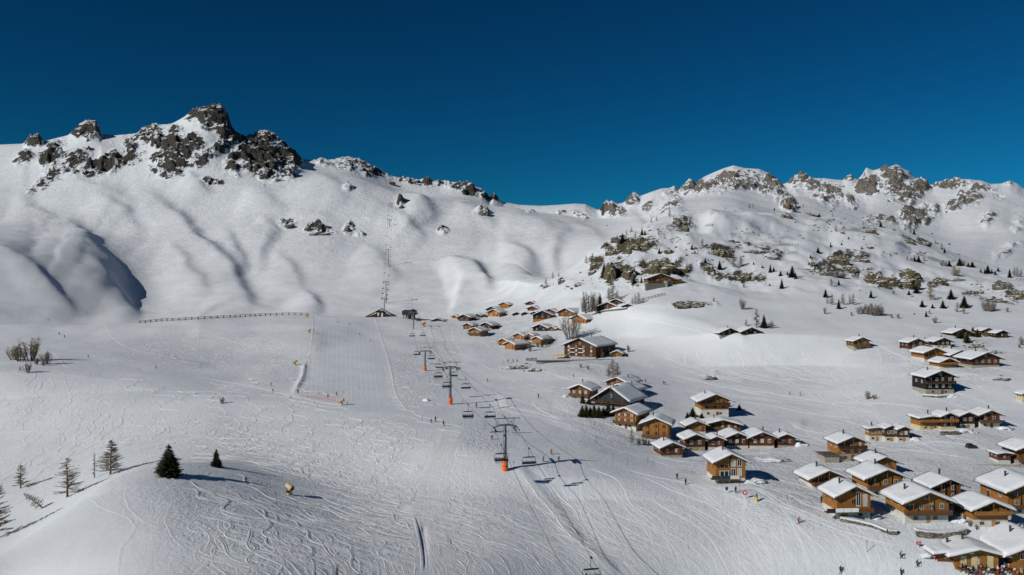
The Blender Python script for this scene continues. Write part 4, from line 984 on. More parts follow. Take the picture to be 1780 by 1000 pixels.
# ------------------------------------------------------------------ trees
def twig(m, a, b, w, mi=0):
    a = Vector(a); b = Vector(b); d = b - a
    s = d.cross(Vector((rng.uniform(-1, 1), rng.uniform(-1, 1), rng.uniform(-1, 1)))).normalized() * w / 2
    m.poly([a - s, a + s, b], [(0, 1, 2)], mi)
def make_larch(seed, dens=1.0, wid=.30, gaps=False):
    """bare larch, 10 m tall"""
    r = random.Random(seed); tr = MB(); cr = MB()
    lean = [r.uniform(-.15, .15), r.uniform(-.1, .1)]
    path = [(lean[0] * t * t * 2, lean[1] * t * t * 2, t * 10) for t in (0, .15, .35, .55, .75, .9, 1)]
    tr.tube(path, [.22, .17, .14, .11, .075, .045, .015], 7)
    n = int(88 * dens)
    for i in range(n):
        t = .12 + .86 * (i + r.random()) / n
        if gaps and r.random() < .3: continue
        z = t * 10; x0 = lean[0] * t * t * 2; y0 = lean[1] * t * t * 2
        prof = (1 - t) ** .75 * min(1, (t + .12) * 3)
        ln = 10 * wid * prof * r.uniform(.55, 1.15) + .25
        a = r.uniform(0, 2 * math.pi); dx, dy = math.cos(a), math.sin(a)
        up = r.uniform(-.10, .22)
        pts = [Vector((x0 + dx * ln * q, y0 + dy * ln * q, z + ln * (up * q + (.12 * q * q)) - .10 * ln * math.sin(q * 3))) for q in (0, .35, .7, 1)]
        cr.tube(pts, [.055, .04, .028, .01], 3, cap=False)
        ns = int(8 + ln * 13)
        for k in range(ns):
            q = r.uniform(.15, 1); b = pts[0].lerp(pts[3], q); b.z = b.z
            L = r.uniform(.2, .55) * (1 - .3 * q) * (0.6 + ln / 4)
            aa = a + r.choice([-1, 1]) * r.uniform(.4, 1.3)
            twig(cr, b, b + Vector((math.cos(aa) * L, math.sin(aa) * L, r.uniform(-.35, .25) * L)), .055)
            twig(cr, b, b + Vector((r.uniform(-.2, .2), r.uniform(-.2, .2), -r.uniform(.1, .35))), .055)
    return tr.mesh('trunk', ['bark']), cr
def make_spruce(seed, wid=.30, gaps=.0, low=.04):
    r = random.Random(seed); tr = MB(); cr = MB()
    tr.tube([(0, 0, -.3), (0, 0, 3), (0.05, 0, 7), (0, 0, 10)], [.24, .19, .10, .02], 7)
    lev = 34
    for i in range(lev):
        t = low + (.98 - low) * (i / lev) ** .95; z = t * 10
        rad = 10 * wid * ((1 - t) ** .85) * r.uniform(.82, 1.12) + .12
        nb = max(5, int(15 * (1 - t) + 5))
        for k in range(nb):
            if r.random() < gaps: continue
            a = 2 * math.pi * (k + r.random()) / nb; ln = rad * r.uniform(.65, 1.15)
            dx, dy = math.cos(a), math.sin(a); droop = r.uniform(.05, .38); zz = z + r.uniform(-.18, .18)
            tip = Vector((dx * ln, dy * ln, zz - droop * ln + .16 * ln))
            mid = Vector((dx * ln * .55, dy * ln * .55, zz - droop * ln * .75))
            sd = Vector((-dy, dx, 0)); w = .10 + ln * .17
            cr.poly([(0, 0, zz + .05), mid + sd * w + Vector((0, 0, -.10)), tip, mid - sd * w + Vector((0, 0, -.10)), mid + Vector((0, 0, .16))], [(0, 1, 4), (1, 2, 4), (2, 3, 4), (3, 0, 4), (0, 3, 2, 1)])
            for q in range(int(3 + ln * 5)):
                f = r.uniform(.3, 1.05); b = Vector((0, 0, zz)).lerp(tip, f); s_ = r.choice([-1, 1])
                L = r.uniform(.18, .42) * (1.25 - .5 * f) * (.5 + ln / 2.5)
                e = b + sd * s_ * L + Vector((dx * L * .7, dy * L * .7, r.uniform(-.25, .10)))
                wv = Vector((dx, dy, .3)) * (.07 + .03 * ln)
                cr.poly([b - wv, b + wv, e], [(0, 1, 2)])
    return tr.mesh('trunk', ['bark']), cr
def make_bush(seed, h=10, spread=.6):
    r = random.Random(seed); tr = MB(); cr = MB()
    for i in range(16):
        a = r.uniform(0, 6.28); s_ = r.uniform(.1, spread) * 5; H = h * r.uniform(.6, 1.0)
        p0 = Vector((math.cos(a) * s_ * .35, math.sin(a) * s_ * .35, -.3)); p1 = Vector((math.cos(a) * s_, math.sin(a) * s_, H))
        md = p0.lerp(p1, .5) + Vector((r.uniform(-.4, .4), r.uniform(-.4, .4), 0))
        tr.tube([p0, md, p1], [.14, .09, .02], 4, cap=False)
        for k in range(26):
            q = r.uniform(.25, 1); b = p0.lerp(md, q * 2) if q < .5 else md.lerp(p1, q * 2 - 1)
            L = r.uniform(.6, 1.7); aa = r.uniform(0, 6.28)
            e = b + Vector((math.cos(aa) * L * .6, math.sin(aa) * L * .6, L * r.uniform(.2, .9)))
            twig(cr, b, e, .13)
            for _ in range(4): twig(cr, b.lerp(e, r.uniform(.4, 1)), b.lerp(e, .8) + Vector((r.uniform(-.6, .6), r.uniform(-.6, .6), r.uniform(-.1, .6))), .09)
    return tr.mesh('trunk', ['bark_grey']), cr
TPL = {}
def reg(key, maker, mats):
    tr, cr = maker
    for m in mats: TPL.setdefault(key + ':' + m, []).append((tr, cr.mesh('crown', [m])))
for s_ in range(3): reg('larch', make_larch(11 + s_, 1.0, .26 + .03 * s_), ['twigs', 'twigs_gold', 'twigs_red'])
reg('big_larch', make_larch(51, 1.5, .27, True), ['twigs']); reg('big_larch', make_larch(52, 1.6, .32), ['twigs']); reg('big_larch', make_larch(53, 1.3, .3, True), ['twigs'])
reg('snag', make_larch(61, .6, .10), ['twigs'])
for s_ in range(3): reg('spruce', make_spruce(21 + s_, .21 + .045 * s_, .08), ['needles', 'needles_olive', 'needles_dark'])
reg('big_spruce', make_spruce(31, .36, .05, .01), ['needles'])
for s_ in range(2): reg('shrub', make_bush(41 + s_), ['twigs', 'twigs_gold', 'twigs_red', 'needles_olive'])
for s_ in range(3): reg('broad', make_bush(71 + s_, 10, .8), ['twigs', 'twigs_gold', 'twigs_red'])
NT = [0]
CATN = {'larch': ('bare_larch', 'larch'), 'big_larch': ('bare_larch', 'larch'), 'snag': ('bare_larch', 'larch'), 'spruce': ('spruce', 'spruce'), 'big_spruce': ('spruce', 'spruce'), 'shrub': ('shrub', 'shrub'), 'broad': ('bare_tree', 'tree')}
def tree(u, vb, h, key, label, group=None, wf=1.0, rot=None, tilt=0, var=None):
    NT[0] += 1
    p = hit(u, vb); H = h * p.y / F; s_ = H / 10
    v = TPL[key]; tr, cr = v[(NT[0] if var is None else var) % len(v)]
    nm, cat = CATN[key.split(':')[0]]
    o = link(nm, None, None, p - Vector((0, 0, .02 * H)), (0, tilt, 0), (1, 1, 1))
    rz = rot if rot is not None else NT[0] * 1.7
    link('trunk', tr, o, (0, 0, 0), (0, 0, rz), (s_ * wf, s_ * wf, s_)); link('crown', cr, o, (0, 0, 0), (0, 0, rz), (s_ * wf, s_ * wf, s_))
    return tag(o, label, cat, group)
def trees(phrase, key, lst, group=None, wf=1.0):
    lst = sorted(lst, key=lambda q: q[0]); n = len(lst)
    # alike neighbours are told apart by their order
    for i, q in enumerate(lst):
        u, vb, h = q[:3]; k = q[3] if len(q) > 3 else key
        kind = CATN[k.split(':')[0]][1]; adj = 'bare ' if kind in ('larch', 'shrub', 'tree') else 'dark '
        lab = f'{adj}{kind}, {ordword(i, n)} {"of" if n > 1 else ""} the trees {phrase}' if n > 1 else f'{adj}{kind} {phrase}'
        tree(u, vb, h, k, ' '.join(lab.split()), group or 'trees ' + phrase, q[4] if len(q) > 4 else wf)
# foreground left
tree(36,849,43,'big_larch:twigs','small bare larch behind the foreground ridge, left of the tallest larch',wf=1.5,var=0)
tree(117,864,70,'big_larch:twigs','tallest ragged bare larch on the foreground ridge at lower left',wf=1.45,var=2)
tree(164,831,45,'snag:twigs','thin curved bare larch with hardly any branches at lower left')
tree(192,825,62,'big_larch:twigs','full round bare larch on the ridge left of the big spruce',wf=1.4,var=1)
tree(76,883,44,'larch:twigs','bare larch leaning far over to the left on the foreground ridge',tilt=R(-52),var=1)
tree(-6,935,96,'big_larch:twigs','large bare larch cut off by the left edge',wf=1.2,var=0)
tree(293,828,58,'big_spruce:needles','big broad dark spruce on the foreground hill',wf=1.28)
tree(376,812,33,'spruce:needles_dark','small lopsided spruce right of the big broad one',wf=1.15,var=2)
tree(585,1004,24,'shrub:twigs_red','thin reddish twigs at the bottom edge left of the cat track',wf=.6)
tree(386,702,12,'shrub:twigs','low windblown bare shrub alone on the tracked slope',wf=1.6)
# left larch group
for a in [(54,627,40,'golden bare tree, tallest of the fuzzy clump on the left slope','broad:twigs_gold',1.5),(36,628,31,'brown bare tree leaning on the tallest of the left clump','broad:twigs_gold',1.5),(24,626,24,'grey bare tree at the left side of the left clump','broad:twigs',1.5),
          (48,648,18,'small bare tree below the left clump','broad:twigs_red',1.5),(83,633,24,'bare tree standing apart right of the left clump','broad:twigs_red',1.5),(75,636,12,'little bare tree at the foot of the one standing apart','broad:twigs_red',1.3),(35,645,9,'tiny bare sapling below the left clump','larch:twigs',1.3),(63,634,14,'low bare tree between the left clump and the one apart','broad:twigs_red',1.4)]:
    tree(a[0], a[1], a[2], a[4], a[3], 'trees of the clump on the left slope', a[5])
trees("in the grove above the hamlet",'broad:twigs_red',[(1019,544,38),(1027,543,36),(1035,540,32),(1013,542,22)],wf=.75)
tree(1043,543,34,'spruce:needles_dark','slim dark spruce at the right of the larch grove above the hamlet',wf=.8)
trees("behind the dark red chalet",'larch:twigs_red',[(1058,523,24),(1065,526,36),(1073,524,20)],wf=1.2)
trees("right of the long shed",'larch:twigs_red',[(1099,529,14),(1104,530,20),(1110,529,22),(1118,527,12)],wf=1.0)
tree(993,590,48,'broad:twigs','tall bare tree between the long orange house and the lodge',wf=1.15,var=1)
tree(921,611,16,'shrub:twigs','round bare bush below the lower golden group',wf=1.2)
trees("before the lower golden group",'shrub:needles_olive',[(935,604,9),(942,604,12),(950,601,11),(957,598,8)],wf=1.3)
trees("below the lodge terrace",'larch:twigs_red',[(1058,656,20),(1065,657,34),(1073,655,26)],wf=1.3)
trees("on the lodge terrace edge",'shrub:twigs_gold',[(1003,620,9),(1013,622,11),(1030,623,9),(1046,622,11),(1062,621,9),(1080,618,8),(1092,612,12),(1010,640,9),(1022,643,9)],wf=1.4)
trees("before the grey-green house",'spruce:needles_olive',[(1012,724,20),(1019,725,22),(1026,724,17),(1033,726,24),(1041,726,21),(1049,722,15),(1057,722,26),(1066,722,19),(1013,701,20,'spruce:needles_olive',.9),(1024,703,20,'spruce:needles_olive',.9)],wf=1.7)
trees("by the golden brown chalet",'shrub:needles_olive',[(1098,772,32,'larch:twigs',.8),(1111,773,12),(1120,774,14),(1127,773,8)],wf=1.5)
trees("beside the tall golden chalet",'spruce:needles_dark',[(1195,728,12),(1204,724,16),(1220,727,9),(1264,707,12),(1285,713,11)],wf=1.9)
trees('right of the twin black cabins','larch:twigs_red',[(1297,567,13),(1315,570,34),(1328,570,24,'spruce:needles_dark'),(1340,571,14,'shrub:twigs')],wf=1.1)
trees('alone above the twin black cabins','shrub:twigs_red',[(1291,538,20),(1241,525,8)],wf=1.1)
trees('on the left flank of the knoll','larch:twigs_red',[(949,496,13),(961,485,13),(971,482,9),(1019,459,15),(1030,453,14),(1055,427,5,'spruce:needles_dark'),(1064,423,10),(1073,418,10),(1050,483,26,'spruce:needles_dark'),(1082,423,18,'spruce:needles_dark'),(1089,409,10),(1098,404,10),(1104,415,12)],wf=1.1)
trees('on the crest of the knoll','larch:twigs_red',[(1116,409,14,'spruce:needles_dark'),(1121,409,10,'spruce:needles_dark'),(1132,388,10),(1141,385,11),(1145,409,13),(1164,378,16),(1171,382,10),(1303,363,10),(1309,362,9),(1290,365,5),(1346,366,6,'spruce:needles_dark')],wf=1.0)
trees('around the cliffs of the knoll','spruce:needles_dark',[(1146,441,10,'spruce:needles_olive'),(1102,493,12),(1115,492,11,'spruce:needles_olive'),(1203,434,9),(1208,441,7),(1221,429,15,'larch:twigs'),(1226,457,9),(1251,469,17),(1275,464,26,'larch:twigs_red',1.4),(1288,464,20,'larch:twigs_red',1.6),(1262,452,10,'larch:twigs_red',1.5),(1310,460,5),(1240,437,8,'spruce:needles_olive')],wf=1.2)
trees("between the two rock bands",'spruce:needles_dark',[(1325,466,6),(1339,474,15),(1345,472,9),(1357,480,10),(1369,478,7),(1377,482,21),(1383,485,12),(1359,502,18),(1338,497,5),(1293,500,8,'shrub:twigs')],wf=1.2)
trees('high on the right shoulder','spruce:needles_dark',[(1409,449,7),(1422,440,11),(1444,430,9),(1463,426,5),(1453,403,12,'larch:twigs'),(1467,407,6),(1475,416,5),(1531,395,11,'spruce:needles_olive'),(1500,391,8,'larch:twigs'),(1498,433,5),(1583,406,10,'larch:twigs_red'),(1589,408,11),(1642,440,10),(1637,434,12,'larch:twigs_red'),(1626,425,9,'larch:twigs_red')],wf=1.2)
trees("along the right shoulder's barriers",'shrub:twigs_gold',[(1577,453,9,'larch:twigs_red'),(1585,454,7),(1590,455,10,'spruce:needles_dark'),(1597,456,12,'spruce:needles_olive'),(1606,454,9,'larch:twigs_red'),(1637,462,9),(1644,463,8),(1650,463,10,'spruce:needles_dark'),(1659,480,20,'larch:twigs_gold'),(1663,480,14),(1668,462,14,'spruce:needles_olive'),(1675,462,10),(1683,464,8,'spruce:needles_dark'),(1690,465,11,'spruce:needles_dark')],wf=1.5)
trees("at the shoulder's right end",'spruce:needles_dark',[(1705,474,8),(1712,476,9),(1717,475,15),(1724,474,7),(1730,478,8),(1735,472,8),(1755,483,16),(1763,480,16,'larch:twigs_red'),(1768,482,18,'larch:twigs_red'),(1775,481,14,'larch:twigs_red')],wf=1.2)
trees("below the big rock band's left",'larch:twigs_red',[(1435,517,15,'spruce:needles_dark'),(1446,530,20),(1438,528,14),(1458,537,18,'spruce:needles_dark'),(1465,530,20),(1477,528,16),(1483,530,20),(1434,546,12,'shrub:twigs'),(1445,498,15),(1458,496,10,'spruce:needles_dark')],wf=1.1)
trees("in the right slope's brushwood clump",'shrub:twigs_red',[(1493,546,15),(1501,546,14),(1509,547,20),(1517,549,22),(1525,549,22),(1532,549,16),(1480,549,7)],wf=1.3)
trees("below the big rock band's middle",'spruce:needles_dark',[(1514,518,14),(1580,513,9),(1593,510,15),(1617,521,26,'larch:twigs_gold',1.5),(1553,511,7,'shrub:twigs'),(1561,554,9,'shrub:twigs'),(1550,553,7,'shrub:twigs')],wf=1.35)
trees("scattered above the right-hand hamlet",'spruce:needles_dark',[(1603,534,13),(1610,551,11),(1621,536,8),(1625,562,12,'shrub:twigs'),(1639,536,15),(1653,520,18),(1664,543,18,'larch:twigs_red'),(1675,546,14,'larch:twigs_red'),(1676,535,22),(1589,547,4),(1616,546,9,'larch:twigs_red')],wf=1.3)
trees('at the right edge above the hamlet','shrub:twigs_red',[(1712,541,18),(1720,542,22),(1727,540,16),(1751,543,9),(1776,600,15),(1772,605,8)],wf=1.2)
trees("among the right-hand hamlet's roofs",'spruce:needles_dark',[(1571,597,10,'larch:twigs_red'),(1565,605,6),(1608,600,15,'larch:twigs'),(1598,607,9),(1670,588,14,'spruce:needles_olive',2.2),(1681,596,22,'spruce:needles_olive',1.6),(1691,585,18,'spruce:needles_olive'),(1699,586,15,'spruce:needles_olive'),(1618,636,7,'shrub:twigs')],wf=1.3)
tree(1508,694,14,'shrub:twigs','round bare bush on the open slope above the golden brown chalet',wf=1.7)
tree(1520,694,9,'shrub:twigs','low bare bush touching the round one on the open slope',wf=1.8)
trees("by the bottom right chalets",'shrub:twigs',[(1676,905,12),(1686,915,14),(1697,921,10)],wf=1.0)
trees("tiny on the skyline track",'larch:twigs_red',[(1260,364,5),(1278,368,4),(1396,361,7),(1447,377,7)],wf=1.0)

# ------------------------------------------------------------------ fences
def near_hit(u, v, lim):
    w = hit(u, v)
    while w.y > lim and v < 1000: v += .5; w = hit(u, v)
    return w
def polyfence(pts, name, label, cat, h=1.2, step=2.0, mat='grey_wood', rails=2, group=None, pw=.16, maxn=90, post_mat=None, snow=False, lim=3000):
    hit = lambda a, b: near_hit(a, b, lim)
    P = []
    for (a, b) in zip(pts[:-1], pts[1:]):
        A = hit(*a); B = hit(*b); n = max(1, int((B - A).length / step))
        for i in range(n): P.append((a[0] + (b[0] - a[0]) * i / n, a[1] + (b[1] - a[1]) * i / n))
    P.append(pts[-1]); P = P[:maxn]
    H = []
    A = hit(*P[0]); B = hit(*P[-1])
    for i, q in enumerate(P):
        t = i / (len(P) - 1); x, y = A.x + (B.x - A.x) * t, A.y + (B.y - A.y) * t
        if len(pts) > 2:
            w = hit(*q); x, y = w.x, w.y
        H.append(Vector((x, y, ground(x, y))))
    o = link(name, None, None, H[0]); tag(o, label, cat, group)
    me = MB().box(-pw/2, pw/2, -pw/2, pw/2, -.6, h).mesh('post', [post_mat or mat])
    for w in H: link('post', me, o, w - H[0])
    for k in range(rails):
        m = MB(); z = h * (.35 + .55 * k / max(1, rails - 1)) if rails > 1 else h * .8
        for a, b in zip(H[:-1], H[1:]): m.beam(a - H[0] + Vector((0, -.12 - pw/2, z)), b - H[0] + Vector((0, -.12 - pw/2, z)), .06, h * .16)
        put('rail', m, mat, o)
    return o
polyfence([(243,559),(300,558),(400,552.5),(470,549),(534,545)],'snow_fence','long dark wooden snow fence along the crest left of the piste','fence',h=2.0,step=4.2,mat='umber',rails=2,pw=.5,maxn=120,lim=690)
polyfence([(148,546.5),(172,546.5)],'snow_fence','short pale fence on the shaded slope beyond the left crest','fence',h=1.2,step=4,mat='cream',rails=1)
BAR = [((1270,409),(1286,409)),((1292,408.5),(1305,408.5)),((1307,409),(1320,409)),((1335,415.5),(1346,415.5)),((1355,415.5),(1366,415.5)),((1306,427.5),(1340,427)),((1343,429),(1388,428)),((1330,440),(1345,440)),((1349,441),(1364,441)),((1370,443),(1386,442)),((1256,431.5),(1273,431.5)),((1276,434),(1290,434)),((1226,395),(1238,394)),((1416,385),(1444,385)),((1462,401),(1494,402.5)),((1555,427),(1582,431)),((1614,450),(1660,455)),((1765,488),(1782,489))]
POSB = ['topmost left','topmost centre','topmost right','upper right-hand left','upper right-hand','long left','long right','lower left','lower middle','lower right','small left','smaller left','lone crest','long shoulder crest','dark shoulder','slanting shoulder','long picket-like shoulder','right edge']
for (a, b), nm in zip(BAR, POSB):
    A = hit(*a); B = hit(*b); L = (B - A).length
    o = link('avalanche_barrier', None, None, A); tag(o, f'grey avalanche barrier on the knoll, {nm} one', 'barrier', 'avalanche barriers on the knoll')
    n = max(3, min(12, int(L / 3)))
    ps = [A + (B - A) * i / (n - 1) for i in range(n)]
    for w in ps: w.z = ground(w.x, w.y)
    pm = MB().beam((0, 0, -.5), (0, -.9, 2.3), .14).mesh('post', ['grey_wood'])
    for w in ps: link('post', pm, o, w - A)
    for k in range(4):
        m = MB()
        for p0, p1 in zip(ps[:-1], ps[1:]): m.beam(p0 - A + Vector((0, -.3 - .22 * k, .6 + .5 * k)), p1 - A + Vector((0, -.3 - .22 * k, .6 + .5 * k)), .06, .14)
        put('crossbeam', m, 'grey_wood', o)
polyfence([(1112,524),(1128,520),(1156,513)],'snow_fence','weathered fence running from the larch hedge to the restaurant track','fence',h=1.6,step=2.5,rails=2,pw=.25)
polyfence([(1388,468),(1425,476)],'snow_fence','picket line left of the big rock band','fence',h=1.4,step=2.6,rails=1,pw=.3)
# red safety net by the snow gun
A = hit(520, 689); o = link('safety_net', None, None, A); tag(o, 'translucent red safety net across the bottom of the groomed run', 'net')
NP = [(520,689),(535,691),(550,694),(566,697),(582,700),(604,704)]
W3 = [hit(*q) for q in NP]
pm = MB().box(-.04,.04,-.04,.04,-.3,2.1).mesh('pole', ['net_red'])
for w in W3: link('pole', pm, o, w - A)
m = MB()
for a, b in zip(W3[:-1], W3[1:]):
    for k in range(9): m.beam(a - A + Vector((0, 0, .2 + .22 * k)), b - A + Vector((0, 0, .2 + .22 * k)), .02)
    for k in range(16):
        c = a.lerp(b, (k + .5) / 16) - A; m.beam(c + Vector((0, .03, .2)), c + Vector((0, .03, 1.96)), .016)
put('mesh', m, 'net_red', o)
# lodge deck and tent
A = hit(934, 633); B = hit(1066, 625)
dk = link('wooden_deck', None, None, A, (0, 0, math.atan2(B.y - A.y, B.x - A.x))); tag(dk, 'long brown wooden sun deck in front of the large lodge', 'deck')
Ln = math.hypot(B.x - A.x, B.y - A.y)
put('platform', MB().box(0, Ln, 0, 5, .9, 1.15), 'beam_wood', dk)
put('railing', MB().box(0, Ln, -.06, 0, 1.95, 2.1).box(0, Ln, -.06, 0, 1.5, 1.6), 'beam_wood', dk)
pb = MB().box(0, Ln / 40 * .6, -.02, .03, 1.16, 1.94).mesh('board', ['umber'])
for i in range(40): link('board', pb, dk, (i * Ln / 40, .04, 0))
ps = MB().box(-.15, .15, .2, .5, -3, .88).mesh('post', ['umber'])
for i in range(14): link('post', ps, dk, (i * Ln / 13.5, 0, 0))
p = hit(974, 623.5); k = p.y / F
t = link('party_tent', None, None, p, (0, 0, -.2)); tag(t, 'flat yellow tent roof at the left end of the lodge deck', 'tent')
put('canopy', MB().poly([(-12*k,-2,1.6),(12*k,-2,1.6),(12*k,3,1.6),(-12*k,3,1.6),(-5*k,.2,2.5),(6*k,.2,2.5)], [(0,1,5,4),(1,2,5),(2,3,4,5),(3,0,4),(3,2,1,0)]), 'canvas_yellow', t)
for sx in (-1, 1): put('pole', MB().box(sx*11.6*k-.05, sx*11.6*k+.05, -1.9, -1.8, -.5, 1.6), 'steel', t)
# ------------------------------------------------------------------ dry stone walls
def stone_wall(pts, h, label, n, rows=4):
    W3 = [hit(*q) for q in pts]; A = W3[0]
    o = link('stone_wall', None, None, A); tag(o, label, 'wall', None)
    core = MB(); st = [MB(), MB()]; r = random.Random(len(label))
    for a, b in zip(W3[:-1], W3[1:]):
        core.beam(a - A + Vector((0, .5, h * .3)), b - A + Vector((0, .5, h * .3)), .8, h * 1.1)
    core_o = put('core', core, 'stone_b', o)
    sn = MB()
    for a, b in zip(W3[:-1], W3[1:]): sn.beam(a - A + Vector((0, .75, h * .95)), b - A + Vector((0, .75, h * .95)), 1.7, .4)
    put('snow_cover', sn, 'snow', o, smooth=False)
    tot = 0
    for j in range(rows):
        for i in range(n):
            t = (i + (j % 2) * .5) / n; seg = min(len(W3) - 2, int(t * (len(W3) - 1))); f = t * (len(W3) - 1) - seg
            if f > 1.0: continue
            c = W3[seg].lerp(W3[seg + 1], f) - A; L = (W3[seg + 1] - W3[seg]).length * (len(W3) - 1) / n * .46
            z = h * (j + .5) / rows - .15 + r.uniform(-.08, .08); hh = h / rows * .46
            x, y = c.x, c.y + .08 + r.uniform(-.12, .05); a, b_, e = L * r.uniform(.75, 1.1), .28, hh * r.uniform(.8, 1.1)
            m = st[r.random() < .5]
            m.poly([(x-a,y-b_*.6,c.z+z-e*.7),(x+a*.8,y-b_*.8,c.z+z-e),(x+a,y-b_*.6,c.z+z+e*.7),(x-a*.8,y-b_*.8,c.z+z+e),(x-a,y+b_,c.z+z-e),(x+a,y+b_,c.z+z-e),(x+a,y+b_,c.z+z+e),(x-a,y+b_,c.z+z+e)], [(0,1,2,3),(4,7,6,5),(0,4,5,1),(1,5,6,2),(2,6,7,3),(3,7,4,0)])
    for m, mt in zip(st, ('stone_a', 'stone_b')): stuff(put('stones', m, mt, o))
stone_wall([(1594,933),(1615,936),(1640,937),(1664,934),(1680,930)], 1.6, 'dry stone retaining wall under the broad golden chalet, thicker one', 42)
stone_wall([(1462,907),(1490,912),(1520,919),(1545,929),(1560,930)], 1.0, 'thin dry stone wall edging the lane below the golden chalet', 40, 3)
stone_wall([(1605,690),(1632,692),(1655,690)], 1.0, 'low stone terrace wall in front of the black timber house', 18, 2)
stone_wall([(1030,548),(1052,542),(1090,538)], 1.2, 'stone wall below the dark red chalet and its shed', 24, 3)
stone_wall([(1636,757),(1668,756)], 1.6, 'wooden and stone garden wall in front of the joined chalets', 14, 3)

# ------------------------------------------------------------------ chairlift
T = [hit(878, 818), hit(783, 703), hit(739, 645), hit(719, 572)]
hT = [15.4, 0, 0, 0]
def mpp(p): return p.y / F
HT = [(818-742) * mpp(T[0]), (703-640) * mpp(T[1]), (645-612) * mpp(T[2]), (572-544) * mpp(T[3])]
HW = [22 * mpp(T[0]), 13.5 * mpp(T[1]) * .9, 14 * mpp(T[2]) * .8, 12 * mpp(T[3]) * .7]
HW = [3.3] * 4
axis = [None] * 4
def ropept(i, s_): # attachment on tower i, side s_
    a = T[max(i - 1, 0)]; b = T[min(i + 1, 3)]; d = Vector((b.x - a.x, b.y - a.y, 0)).normalized(); n = Vector((d.y, -d.x, 0))
    return T[i] + n * HW[i] * s_ + Vector((0, 0, HT[i]))
# the next tower down the hill stands below the picture
q = Vector(((1038 - 890) / F * 150, 150, CZ - (972 - 500) / F * 150))
r1 = ropept(0, 1); e = r1 + (q - r1) * ((r1.y - 88) / (r1.y - q.y))
ex, ey = e.x, e.y
def make_tower(o, h, hw, pads, s=1.0):
    put('column', MB().tube([(0,0,-1),(0,0,h*.5),(0,0,h+.35)], [.52*s,.46*s,.36*s], 12), 'steel', o, smooth=True)
    if pads:
        pd = put('base_pad', MB().tube([(0,0,-.3),(0,0,.5),(0,0,2.3),(0,0,2.65)], [.78,.82,.78,.72], 10), 'pad_orange', o)
        put('strap', MB().tube([(0,0,1.2),(0,0,1.3)], .84, 10), 'metal_dark', pd)
    arm = put('crossarm', MB().tube([(-hw,0,h-.15),(-hw*.5,0,h+.42),(0,0,h+.5),(hw*.5,0,h+.42),(hw,0,h-.15)], [.17,.26,.3,.26,.17], 8), 'steel', o)
    for s_ in (-1, 1):
        st = put('sheave_train', MB().beam((s_*hw,-2.3,h-.55),(s_*hw,2.3,h-.15),.16,.42).beam((s_*(hw-.45),-1.7,h-.75),(s_*(hw-.45),1.7,h-.35),.5,.07), 'steel_pale', o)
        wl = MB().tube([(-.06,0,0),(.06,0,0)], .26, 10).mesh('wheel', ['metal_dark'])
        for k in range(6): link('wheel', wl, st, (s_*hw + .15, -2 + .8*k, h-.42 + (-2 + .8*k)*.09))
        put('walkway', MB().beam((s_*(hw-.62),-2.0,h-1.0),(s_*(hw-.62),2.0,h-.6),.55,.06), 'steel', st)
        put('lifting_strut', MB().beam((s_*hw*.62,0,h+.45),(s_*hw*.80,0,h+2.2),.14), 'steel', o)
        put('lifting_strut', MB().beam((s_*hw*.42,0,h+.5),(s_*hw*.62,0,h+2.1),.09), 'steel', o)
    put('lifting_beam', MB().box(-hw*.92,hw*1.25,-.09,.09,h+2.15,h+2.35).box(-.2,.2,-.1,.1,h+2.36,h+2.7), 'steel', o)
    ld = put('ladder', MB().box(-.62,-.57,-.62,-.57,2.6,h).box(-.28,-.23,-.62,-.57,2.6,h), 'steel', o)
    rg = MB().box(-.56,-.29,-.62,-.58,0,.05).mesh('rung', ['steel'])
    for k in range(int((h - 3) / .6)): link('rung', rg, ld, (0, 0, 2.9 + .6 * k))
TL = ['nearest large chairlift tower with orange base pad in the middle','second chairlift tower up the line with orange base pad','third chairlift tower up the line, short with orange pad','uppermost grey chairlift tower beside the top station, no pad']
for i in range(4):
    a = T[max(i - 1, 0)]; b = T[min(i + 1, 3)]
    o = link('lift_tower', None, None, T[i], (0, 0, -math.atan2(b.x - a.x, b.y - a.y)))
    tag(o, TL[i], 'lift tower', 'towers of the six-seat chairlift'); make_tower(o, HT[i], HW[i], i < 3, (1, 1, .9, .8)[i])
def spline_rope(P, sags):
    out = []
    for (a, b), sg in zip(zip(P[:-1], P[1:]), sags):
        for k in range(24):
            t = k / 24; w = a.lerp(b, t); w.z -= sg * 4 * t * (1 - t); out.append(w)
    out.append(P[-1]); return out
ROPES = {}
for s_, nm in ((-1, 'left'), (1, 'right')):
    st = ropept(0, s_); e0 = Vector((ex + (0 if s_ > 0 else -2 * HW[0] * .95), ey - (0 if s_ > 0 else 1.6), e.z))
    P = [e0] + [ropept(i, s_) for i in range(4)]
    pts = spline_rope(P, [1.6, 2.0, 1.6, 2.0]); ROPES[s_] = pts
    o = put('haul_rope', MB().tube([w - pts[0] for w in pts], .045, 5), 'metal_dark', None, pts[0])
    tag(o, f'{nm} haul rope of the big chairlift running up the slope', 'cable', 'haul ropes of the chairlift')
def on_rope(s_, u, vr):
    best = None
    for a, b in zip(ROPES[s_][:-1], ROPES[s_][1:]):
        for t in (0, .25, .5, .75):
            w = a.lerp(b, t); uu = 890 + F * w.x / w.y; vv = 500 + (CZ - w.z) / w.y * F
            d = abs(vv - vr) + .3 * abs(uu - u)
            if best is None or d < best[0]: best = (d, w)
    return best[1]
